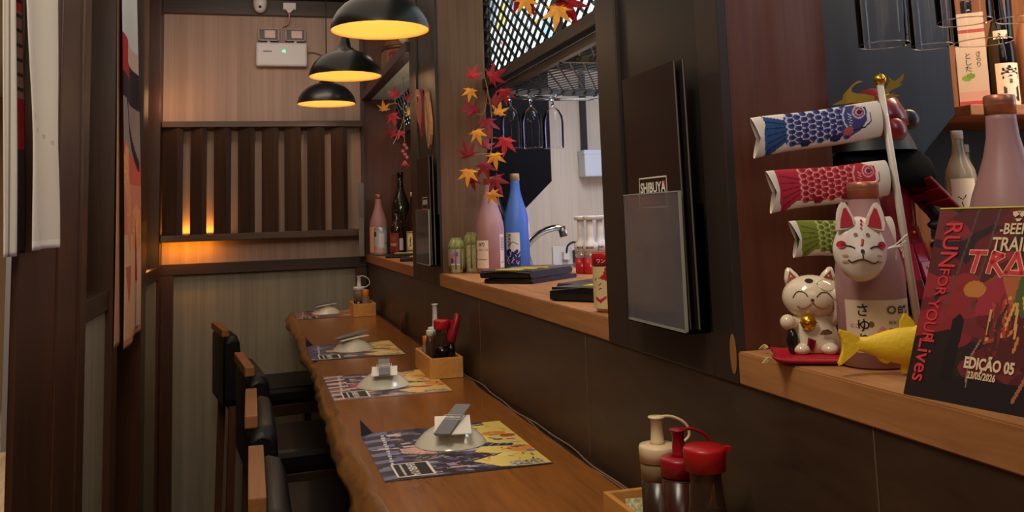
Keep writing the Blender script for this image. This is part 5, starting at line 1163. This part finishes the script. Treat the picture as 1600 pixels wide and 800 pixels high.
def carp_streamers():
    Y = 1.125; B = V3((.902, Y, ZL)); T = at(1375, 131, y=Y)
    t = thing('carp_streamer_pole', 'white pole with a gold ball carrying three cloth carp streamers', 'streamer pole', tuple(B))
    bm = nb(); tube(bm, [B, T], [.0058, .0048], 12); obj('pole', bm, plain('pole_white', (206, 194, 182), .35), t)
    bm = nb(); ellipsoid(bm, T+V3((0, 0, .006)), (.009, .009, .009)); obj('gold_ball', bm, GOLD, t)
    bm = nb(); lathe(bm, [(.022, ZL), (.024, ZL+.004), (.008, ZL+.010)], (B.x, B.y, 0), 24); obj('foot', bm, plain('pole_white', (206, 194, 182), .35), t)
    for kind, (tl, tr, br, bl), lab in (('b', ((1172, 187), (1371, 157), (1376, 214), (1178, 248)), 'blue carp streamer, topmost on the pole'), ('r', ((1196, 270), (1383, 250), (1388, 306), (1204, 334)), 'red carp streamer, middle one on the pole'), ('g', ((1232, 348), (1392, 338), (1396, 398), (1240, 403)), 'green carp streamer, lowest on the pole')):
        q = [at(px, py, y=Y) for px, py in (bl, br, tr, tl)]; c = carp_canvas(kind); w, h = c.w, c.h
        tt = thing('carp_streamer', lab, 'streamer', tuple((q[0]+q[1]+q[2]+q[3])/4), 'cloth carp streamers on the pole')
        def fn(u, v, s=1):
            a, b = u/w, v/h; p = q[0].lerp(q[1], a).lerp(q[3].lerp(q[2], a), b)
            bulge = .011*math.sqrt(max(1-(2*b-1)**2, 0))*(.55+.45*a); notch = .010*(1-abs(2*b-1))*max(0, 1-a/.10)
            return p+V3((notch, -s*bulge+.004*math.sin(a*7), .0025*math.sin(a*6+b)*(1-a)))
        c.mesh('front_cloth', fn, PRF, tt, 0, None, True); c.mesh('back_cloth', lambda u, v: fn(u, v, -1), PRF, tt, 0, None, True)
        bm = nb(); p0, p1 = q[2], q[1]; d = (p1-p0); tube(bm, [p0+V3((.002, .006, 0)), p0+d*.5+V3((.004, .010, 0)), p1+V3((.002, .006, 0))], .0016, 6); obj('mouth_ring', bm, STEEL, tt)
carp_streamers()
def warrior():
    o = V3((.940, 1.245, ZL)); t = thing('warrior_figure', 'dark red and black armoured warrior figure with golden antlers behind the carp streamers', 'figurine', tuple(o))
    red = plain('lacquer_red', (120, 22, 32), .3, coat=.3); dk = plain('armour_black', (20, 18, 22), .45); pinkr = plain('bright_lacquer', (170, 30, 60), .3); G = lambda x, y, z: o+V3((x, y, z))
    bm = nb(); box(bm, o.x-.07, o.x+.08, o.y-.055, o.y+.06, ZL, ZL+.022, .004); obj('base', bm, plain('base_black', (30, 22, 22), .3), t)
    # body: one continuous skinned figure, arms hanging, legs apart
    me = bpy.data.meshes.new('body'); V = [(0, 0, .14), (0, 0, .19), (0, -.004, .24), (0, -.006, .28), (0, -.010, .315), (-.05, 0, .255), (-.075, -.02, .205), (-.075, -.055, .17), (.05, 0, .255), (.078, -.02, .205), (.078, -.055, .17), (-.03, -.01, .12), (-.042, -.02, .07), (-.045, -.015, .024), (.03, -.01, .12), (.042, -.02, .07), (.045, -.015, .024)]
    E = [(0, 1), (1, 2), (2, 3), (3, 4), (2, 5), (5, 6), (6, 7), (2, 8), (8, 9), (9, 10), (0, 11), (11, 12), (12, 13), (0, 14), (14, 15), (15, 16)]; R = [.040, .042, .040, .020, .030, .022, .019, .014, .022, .019, .014, .024, .021, .018, .024, .021, .018]
    me.from_pydata(V, E, []); ob = bpy.data.objects.new('body', me); COL.objects.link(ob); md = ob.modifiers.new('skin', 'SKIN'); ob.modifiers.new('sub', 'SUBSURF').levels = 2; ob.modifiers['sub'].render_levels = 2
    for sv, r in zip(me.skin_vertices[0].data, R): sv.radius = (r, r)
    me.skin_vertices[0].data[0].use_root = True; ob.parent = t; me.materials.append(dk); ob['_base'] = tuple(o)
    # helmet with neck guard, crest, antlers
    bm = nb(); lathe(bm, [(.050, .318), (.047, .338), (.036, .360), (.016, .376), (0, .380)], G(0, -.008, 0), 28); hm = obj('helmet', bm, red, t)
    bm = nb(); lathe(bm, [(.048, .322), (.056, .306), (.064, .286), (.066, .280)], G(0, .004, 0), 28, False, False); obj('neck_guard', bm, dk, t)
    bm = nb(); ellipsoid(bm, G(0, -.045, .310), (.026, .018, .022)); obj('face_guard', bm, red, t)
    bm = nb(); ellipsoid(bm, G(.046, -.030, .328), (.019, .006, .016), 18, 8); obj('side_flap', bm, plain('flap_dark', (40, 34, 36), .3), hm)
    A = lambda px, py: at(px, py, y=1.175)
    for pts in ([(1372, 150), (1385, 149), (1394, 146), (1402, 148), (1407, 149), (1398, 152), (1384, 155), (1374, 156)], [(1371, 150), (1380, 144), (1388, 136), (1391, 128), (1388, 120), (1394, 125), (1400, 127), (1407, 121), (1413, 115), (1411, 124), (1405, 131), (1411, 130), (1404, 136), (1394, 140), (1386, 147), (1374, 156)],
                [(1366, 150), (1352, 147), (1338, 146), (1330, 143), (1331, 137), (1338, 131), (1349, 127), (1342, 126), (1334, 132), (1326, 141), (1320, 148), (1319, 155), (1308, 161), (1303, 164), (1316, 163), (1330, 161), (1345, 160), (1366, 158)]):
        bm = nb(); vs = [A(*p) for p in pts]; a = [bm.verts.new(v) for v in vs]; b = [bm.verts.new(v+V3((0, .004, 0))) for v in vs]; n = len(vs)
        bm.faces.new(a); bm.faces.new(b[::-1])
        for i in range(n): bm.faces.new((a[i], b[i], b[(i+1) % n], a[(i+1) % n]))
        obj('antler', bm, plain('antler_gold', (176, 138, 44), .35, metal=.5), hm)
    # shaggy black mantle
    bm = nb(); rr = random.Random(9); lathe(bm, [(.030, .302), (.055, .292), (.080, .268), (.092, .240), (.088, .222), (.060, .226)], G(.012, .006, 0), 40, False, False, sy=.72)
    for v in bm.verts: v.co += V3((rr.uniform(-.003, .003), rr.uniform(-.003, .003), rr.uniform(-.003, .003)))
    obj('fur_mantle', bm, plain('black_fur', (12, 11, 13), .9, spec=.1), t)
    # laced shoulder guards and skirt plates
    for s in (-1, 1):
        g = None
        for k in range(4):
            m = M4.Translation(G(s*(.062+.011*k), -.035-.006*k, .214-.016*k)) @ M4.Rotation(s*.75, 4, 'Y') @ M4.Rotation(-.25, 4, 'X'); bm = boxm(m, .052, .060, .005, .0015); p = obj('shoulder_plate', bm, red, t)
            for q in (-.018, 0, .018):
                bm = nb(); ellipsoid(bm, m @ V3((q, -.024, .003)), (.0022, .0022, .0016), 8, 6); obj('rivet', bm, GOLD, p)
    for s in range(-2, 3):
        for k in range(4):
            a = s*.42; m = M4.Translation(G(math.sin(a)*(.062+.009*k), -math.cos(a)*(.048+.008*k), .150-.026*k)) @ M4.Rotation(a, 4, 'Z') @ M4.Rotation(-.25, 4, 'X'); bm = boxm(m, .028, .004, .028, .001); p = obj('skirt_plate', bm, pinkr if k in (1, 2) else red, t)
            if k % 2 == 0:
                bm = nb(); ellipsoid(bm, m @ V3((0, -.003, .004)), (.0022, .0016, .0022), 8, 6); obj('rivet', bm, GOLD, p)
    for z, w in ((.165, .022), (.135, .020)):
        bm = nb(); ellipsoid(bm, G(.062, -.060, z), (w, .012, .008)); ellipsoid(bm, G(.085, -.055, z-.006), (.014, .010, .006)); obj('black_cord_knot', bm, dk, t)
    bm = nb(); lathe(bm, [(.046, .150), (.050, .17), (.046, .215), (.040, .235)], G(0, -.006, 0), 28, False, False, sy=.85); obj('breastplate', bm, red, t)
warrior()
def toy_fish():
    t = thing('toy_fish', 'yellow rubber fish lying in front of the fox mask bottle', 'fish figurine', (.715, .965, ZL))
    A = V3((.664, .972, 0)); Bv = V3((.815, .925, 0)); d = (Bv-A); L = d.length; d.normalize(); s = V3((-d.y, d.x, 0))
    # stations along the body: (position, half thickness, bottom, top)
    st_ = [(.020, .004, .030, .045), (.036, .007, .025, .045), (.055, .011, .017, .051), (.075, .014, .011, .055), (.098, .0155, .008, .057), (.120, .014, .010, .055), (.140, .010, .019, .046), (.152, .005, .026, .040), (.156, .001, .031, .035)]
    bm = nb(); rings = []
    for x, w, z0, z1 in st_:
        c = A+d*x+V3((0, 0, ZL+(z0+z1)/2)); rings.append([bm.verts.new(c+s*(w*math.cos(a))+V3((0, 0, (z1-z0)/2*math.sin(a)))) for a in [2*PI*k/20 for k in range(20)]])
    for a, b in zip(rings, rings[1:]):
        for k in range(20): f = bm.faces.new((a[k], a[(k+1) % 20], b[(k+1) % 20], b[k])); f.smooth = True
    bm.faces.new(rings[0][::-1]); bm.faces.new(rings[-1]); obj('body', bm, YELLOW, t)
    F = lambda th: (lambda u, v, w: A+d*u+s*(w-th/2)+V3((0, 0, ZL+v)))
    for nm, poly, th in (('tail', [(.024, .030), (.012, .022), (0, .012), (-.002, .014), (.005, .030), (.007, .038), (.001, .052), (.002, .055), (.014, .051), (.026, .045)], .008), ('dorsal_fin', [(.070, .050), (.076, .062), (.078, .071), (.081, .071), (.089, .063), (.094, .051)], .005), ('belly_fin', [(.042, .024), (.049, .015), (.057, .013), (.060, .018)], .006), ('rear_fin', [(.072, .014), (.070, .002), (.075, .0005), (.088, .008), (.092, .013)], .006)):
        bm = nb(); prism(bm, poly, F(th), th); bmesh.ops.bevel(bm, geom=bm.edges[:], offset=.0015, segments=2, affect='EDGES'); obj(nm, bm, YELLOW, t)
    bm = nb(); ellipsoid(bm, A+d*.138-s*.010+V3((0, 0, ZL+.038)), (.003, .003, .003), 10, 6); obj('eye', bm, INK, t)
toy_fish()
def poster():
    B0 = V3((.663, .861, ZL)); U = V3((.168, -.986, 0)).normalized(); Lv = V3((.078, .0133, .191)); Hh = Lv.length; Lv.normalize(); Nn = U.cross(Lv)
    if Nn.x > 0: Nn = -Nn
    P = lambda u, v, w=0: B0+U*u+Lv*v+Nn*w
    t = thing('beer_poster', 'dark red beer event poster with lettering leaning on the near ledge', 'poster', tuple(B0+U*.1))
    w, h = .215, Hh; c = Canvas(w, h, 172, 166, (44, 26, 30)); r = random.Random(12)
    for k in range(60):
        x, y = r.uniform(-.02, w), r.uniform(.02, h); q = r.uniform(.01, .035); c.ell(x, y, q*1.6, q*.6, r.choice([(64, 26, 30), (104, 28, 34), (136, 36, 42), (84, 30, 34), (112, 40, 42)]), r.uniform(-.5, .5))
    for k in range(16): c.ell(r.uniform(.0, .06), r.uniform(.07, .13), .014, .006, (142, 40, 46))
    for k in range(6): c.line([(.05+.025*k, h), (.03+.03*k, h*.45)], .0022, (92, 66, 62))
    c.rect(0, 0, w, .028, (30, 20, 24)); c.poly([(0, .0), (.05, .0), (.045, .075), (.0, .062)], (34, 20, 22)); c.poly([(.040, .02), (.055, .02), (.056, .085), (.050, .092), (.043, .085)], (24, 16, 18))
    # plain glowing fan of red, orange and green strokes in the middle
    for k in range(40):
        a = -.15+k*(PI+.3)/39; col = (158, 44, 58) if k > 24 else ((176, 96, 60) if k > 17 else (74, 92, 44)); c.line([(.105, .098), (.105+.037*math.cos(a), .098+.042*math.sin(a))], .0035, col)
    for k in range(24): x = r.uniform(.085, .125); c.line([(x, r.uniform(.05, .115)), (x+r.uniform(-.012, .012), r.uniform(.05, .115))], .003, r.choice([(206, 130, 54), (176, 66, 44), (120, 40, 40), (220, 160, 84), (60, 44, 40)]))
    c.line([(.124, .012), (.165, .115)], .0035, (166, 100, 66)); c.line([(.072, .018), (.070, .045), (.079, .066)], .002, (150, 120, 90)); c.line([(.055, .112), (.092, .138)], .0035, (140, 66, 50)); c.ell(.062, .118, .013, .009, (190, 120, 54)); c.poly([(.075, .140), (.100, .155), (.104, .160), (.082, .158)], (160, 40, 48)); c.ell(.135, .084, .012, .007, (206, 140, 66))
    # flag: green field, yellow diamond, blue disc
    c.poly([(.145, .062), (.205, .052), (w, .04), (w, .09), (.150, .094)], (46, 74, 46)); c.poly([(.142, .066), (.152, .082), (.186, .080), (.190, .058), (.160, .046)], (206, 186, 50)); c.ell(.168, .065, .016, .0145, (54, 58, 110))
    c.mesh('sheet', P, PR, t, .0012)
    bm = nb(); prism(bm, [(0, h), (w, h), (w, h+.0015), (0, h+.0015)], P, .0008); obj('yellow_edge', bm, plain('yellow_edge', (206, 196, 60), .4), t)
    X = lambda u0, v0: (lambda u, v, q: P(u0+u, v0+v, .0006+q))
    text('headline_lettering', '-BEER-', .0165, CREAMINK, t, X(.079, .178), 'LEFT', .02, .78)
    text('headline_lettering', 'TRAIN', .0205, CREAMINK, t, X(.073, .160), 'LEFT', .02, .80)
    bm = nb(); q = X(.098, .193)
    for poly in ([(-.010, .012), (-.004, .013), (.0, .008), (-.005, .004), (-.009, .007)], [(.010, .012), (.004, .013), (.0, .008), (.005, .004), (.009, .007)], [(-.005, .002), (.005, .002), (.002, -.002), (-.002, -.002)], [(-.003, .013), (.003, .013), (.0, .010)]): bm.faces.new([bm.verts.new(q(u*.75, v*.75, .0004)) for u, v in poly])
    obj('hop_mark', bm, CREAMINK, t)
    # spiky title capitals, cream outline under red strokes
    T = [[(0, 1), (.95, 1)], [(.50, 1), (.34, 0)]], [[(.15, 0), (.3, 1)], [(.3, 1), (.85, .85)], [(.85, .85), (.25, .5)], [(.35, .5), (.95, -.12)]], [[(.05, 0), (.55, 1)], [(.55, 1), (1.0, 0)], [(1.0, 0), (.05, 0)]], [[(.0, 1), (1.0, 1)], [(1.0, 1), (.55, 0)], [(.55, 0), (.0, 1)]], [[(.15, 0), (.2, 1)], [(.2, 1), (.9, .9)], [(.9, .9), (.2, .45)]], [[(.9, 1), (.15, 1)], [(.15, 1), (.1, 0)], [(.1, 0), (.9, 0)], [(.12, .5), (.7, .5)]], [[(.1, 0), (.15, 1)], [(.15, 1), (.85, .85)], [(.85, .85), (.15, .5)], [(.3, .5), (.95, -.12)]]
    for width, m, lift in ((.0062, CREAMINK, .0006), (.0042, BRIGHTRED, .0010)):
        bm = nb()
        for k, strokes in enumerate(T):
            for a, b in strokes:
                p0 = V3(((.050+k*.0215)+a[0]*.0190, .137+a[1]*.0205, 0)); p1 = V3(((.050+k*.0215)+b[0]*.0190, .137+b[1]*.0205, 0)); e = (p1-p0).normalized(); n = V3((-e.y, e.x, 0))*width/2; p0 = p0-e*width*.35; p1 = p1+e*width*.35
                if max(p0.x, p1.x)+width > w: continue
                bm.faces.new([bm.verts.new(P(q.x, q.y, lift)) for q in (p0-n, p1-n, p1+n, p0+n)])
        obj('title_lettering', bm, m, t)
    text('edition_lettering', 'EDIÇÃO 05', .0155, CREAMINK, t, X(.0660, .0370), 'LEFT', .04, .72)
    text('date_lettering', '23/05/2026', .0098, CREAMINK, t, X(.0720, .0270), 'LEFT', .03, .70)
    # motto running down the left edge
    vx = lambda u0, v0: (lambda u, v, q: P(u0+v+.030*0, v0-u, .0006+q))
    for s, u0, v0, hh, k in (('RUN', .013, .192, .030, .85), ('FOR', .016, .139, .018, .9), ('YOUR', .010, .104, .020, .85), ('Lives', .008, .062, .026, .90)):
        text('motto_lettering', s, hh, BRIGHTRED, t, vx(u0, v0), 'LEFT', .01, k)
poster()
def shelf_side():
    t = thing('bottle_shelf', 'wooden shelf board above the dark niche holding sake bottles and a carton', 'shelf', (1.65, 1.62, 1.41))
    pbox('board', W_LEDGEX, t, 1.335, 2.2, 1.47, 1.799, 1.408, 1.429, bev=.002); pbox('side_board', wood('shelf_side', (96, 54, 24), (150, 92, 44), 'z', .5), t, 1.215, 1.245, 1.50, 1.799, 1.001, 1.40)
    pbox('lower_board', W_LEDGEX, t, 1.2455, 2.2, 1.47, 1.799, 1.150, 1.170, bev=.002)
    pbox('niche_back', BLK, t, 1.2455, 2.2, 1.79, 1.7995, 1.171, 1.405)
    zs = 1.4295
    # pink and cream carton
    c = Canvas(.055, .19, 30, 80, (236, 206, 178)); c.ell(.016, .058, .009, .006, (150, 180, 70)); c.ell(.024, .062, .008, .006, (130, 170, 60)); c.rect(0, 0, .055, .012, (206, 80, 90)); c.rect(0, .012, .055, .03, (236, 180, 160)); c.rect(0, .15, .055, .156, (206, 90, 84))
    a = at(1481, 172, z=zs); K = V3((1.370, 1.535, zs)); ux = V3((.75, -.66, 0)).normalized(); uy = V3((-ux.y, ux.x, 0))
    tb = thing('sake_carton', 'pink and cream paper carton with green fruit mark on the bottle shelf', 'carton', tuple(K))
    f = lambda u, v, w=0: K+ux*u+V3((0, 0, v))-uy*w; g = lambda u, v, w=0: K+ux*.055+uy*u+V3((0, 0, v))+ux*w
    bm = nb(); prism(bm, [(0, 0), (.055, 0), (.055, .19), (0, .19)], lambda u, v, w: K+ux*u+uy*(w+.0005)+V3((0, 0, v)), .075); obj('body', bm, plain('carton_gold', (222, 176, 120), .5), tb)
    c.mesh('front_print', f, PR, tb)
    c2 = Canvas(.075, .19, 20, 40, (222, 178, 120)); c2.rect(0, 0, .075, .018, (226, 120, 110)); c2.rect(0, .018, .075, .035, (228, 156, 120)); c2.mesh('side_print', lambda u, v: g(u, v, .0006), PR, tb)
    for k, s in enumerate('とした'): text('lettering', s, .014, INK, tb, lambda u, v, w: f(.014+u, .098-.013*k+v, .0006))
    for k, s in enumerate('さらり'): text('lettering', s, .012, INK, tb, lambda u, v, w: f(.034+u, .102-.011*k+v, .0006))
    def lab(t, c, R, z0, z1, bg, d=None, a0=-170, a1=-60): return label_of(t, c, R, rad(a0), rad(a1), z0, z1, bg, 'label', d)
    c = (1.478, 1.615, zs); t1 = sake('sake_bottle', 'dark bottle with a round gold label next to the pink carton', c, .030, .24, 'tall', BLKGL, BLKGL, 'bottles on the upper bar shelf'); lab(t1, c, .030, zs+.004, zs+.082, (52, 46, 38), lambda cv: [cv.rect(0, .074, .06, .08, (190, 120, 90)), cv.ell(.014, .042, .016, .026, (206, 176, 110))])
    c = (1.488, 1.540, zs); t1 = sake('sake_bottle', 'black bottle with bold black characters on a white label', c, .027, .25, 'tall', BLKGL, BLKGL, 'bottles on the upper bar shelf'); l, q = lab(t1, c, .027, zs+.003, zs+.090, (226, 208, 186), None, -165, -60)
    for k, s in enumerate('辛口'): text('label_lettering', s, .036, INK, t1, lambda u, v, w: q(.010+u, .050-.038*k+v, .0006), bold=.04)
    l, q = label_of(t1, c, .0240, rad(-165), rad(-60), zs+.135, zs+.158, (226, 208, 186), 'neck_label'); text('neck_lettering', 'ふくろ', .016, INK, t1, lambda u, v, w: q(.004+u, .005+v, .0006), bold=.02)
    c = (1.557, 1.520, zs); t1 = sake('sake_bottle', 'amber pink bottle with small cursive characters on the upper shelf', c, .037, .27, 'tall', plain('amber_pink', (206, 140, 96), .35, trans=.3), COPPER, 'bottles on the upper bar shelf'); l, q = lab(t1, c, .037, zs+.003, zs+.082, (232, 200, 170), lambda cv: [cv.ell(.045, .055, .004, .004, (200, 90, 60)), cv.ell(.052, .06, .003, .003, (190, 120, 60))], -160, -50)
    for k, s in enumerate('さゆり'): text('label_lettering', s, .018, INK, t1, lambda u, v, w: q(.018+u, .056-.020*k+v, .0006))
    c = (1.640, 1.545, zs); t1 = sake('sake_bottle', 'crimson bottle at the right end of the upper bar shelf', c, .034, .26, 'tall', plain('crimson_glass', (150, 26, 50), .2), BLKGL, 'bottles on the upper bar shelf'); lab(t1, c, .034, zs+.02, zs+.06, (40, 20, 24))
    bm = nb(); box(bm, 1.600, 1.640, 1.480, 1.505, zs, zs+.055, .002); tag(obj('yellow_box', bm, plain('yellow_box', (220, 180, 50), .5)), 'small yellow box in front of the crimson bottle', 'box')
    zl = 1.1705
    c = (1.342, 1.52, zl); t1 = sake('sake_bottle', 'clear bottle with white cap and a drawn white label in the niche', c, .029, .212, 'beer', CLEARFR, WHITEP, 'bottles in the niche')
    l, q = lab(t1, c, .029, zl+.012, zl+.117, (226, 214, 194), lambda cv: [cv.line([(.018, .06), (.022, .045), (.02, .03), (.028, .02)], .002, (50, 46, 44)), cv.line([(.013, .07), (.02, .064), (.026, .072)], .002, (50, 46, 44)), cv.line([(.028, .036), (.03, .024), (.024, .018)], .002, (50, 46, 44))], -170, -78)
    c = (1.425, 1.60, zl); t1 = sake('sake_bottle', 'second clear bottle half hidden by the big frosted pink bottle', c, .030, .19, 'tall', CLEARFR, WHITEP, 'bottles in the niche'); lab(t1, c, .030, zl+.004, zl+.10, (214, 196, 176))
    c = (.955, 1.00, ZL); sake('sake_bottle', 'big frosted pink bottle behind the poster at the right edge', c, .052, .337, 'tall', PINKGL, COPPER)
    bm = nb(); 
    for k in range(4): tube(bm, spline([(1.46, 1.50+.012*k, 1.30-.03*k), (1.52, 1.49+.012*k, 1.315-.03*k), (1.60, 1.50+.012*k, 1.335-.03*k), (1.70, 1.52+.012*k, 1.33-.03*k)], 6), .016, 10)
    tag(obj('folded_cloth', bm, plain('beige_cloth', (190, 150, 116), .8)), 'beige folded cloth in the niche behind the big frosted bottle', 'cloth')
shelf_side()
for px, py, y, r, l in ((1382, 70, 1.10, .0355, 'large glass hanging at the left end of the near rack'), (1457, 72, 1.17, .031, 'glass hanging behind and right of the left one in the near rack'), (1507, 34, 1.06, .037, 'front glass hanging in the middle of the near rack'), (1536, 66, 1.16, .044, 'widest hanging glass in the near rack, its rim lowest at the right'), (1592, 30, 1.02, .030, 'hanging glass cut by the right edge of the picture')):
    p = at(px, py, y=y); goblet((p.x, y, p.z), l, r, .155, .045, .038, 'wine glasses in the near rack')
glass_rack('glass_rack', 'steel rack above the picture holding the near hanging glasses', None, .80, 1.20, 1.10, 1.672, 5)

def kitchen_lamp():
    t = thing('kitchen_lamp', 'warm lit round kitchen lamp seen through the mesh shelf', 'lamp', (1.42, 3.75, 2.10))
    bm = nb(); lathe(bm, [(.16, 2.10), (.15, 2.13), (.06, 2.17), (.01, 2.18)], (1.42, 3.75, 0), 32, False, True); obj('shade', bm, plain('lamp_grey', (90, 86, 80), .4), t)
    bm = nb(); lathe(bm, [(.15, 2.105), (.15, 2.107)], (1.42, 3.75, 0), 32); obj('lit_disc', bm, plain('warm_lit_disc', (255, 214, 150), .4, emit=(255, 206, 140), es=2.5), t)
    bm = nb(); tube(bm, [(1.42, 3.75, 2.178), (1.42, 3.75, 2.50)], .004, 8); obj('cord', bm, CORD, t)
kitchen_lamp()
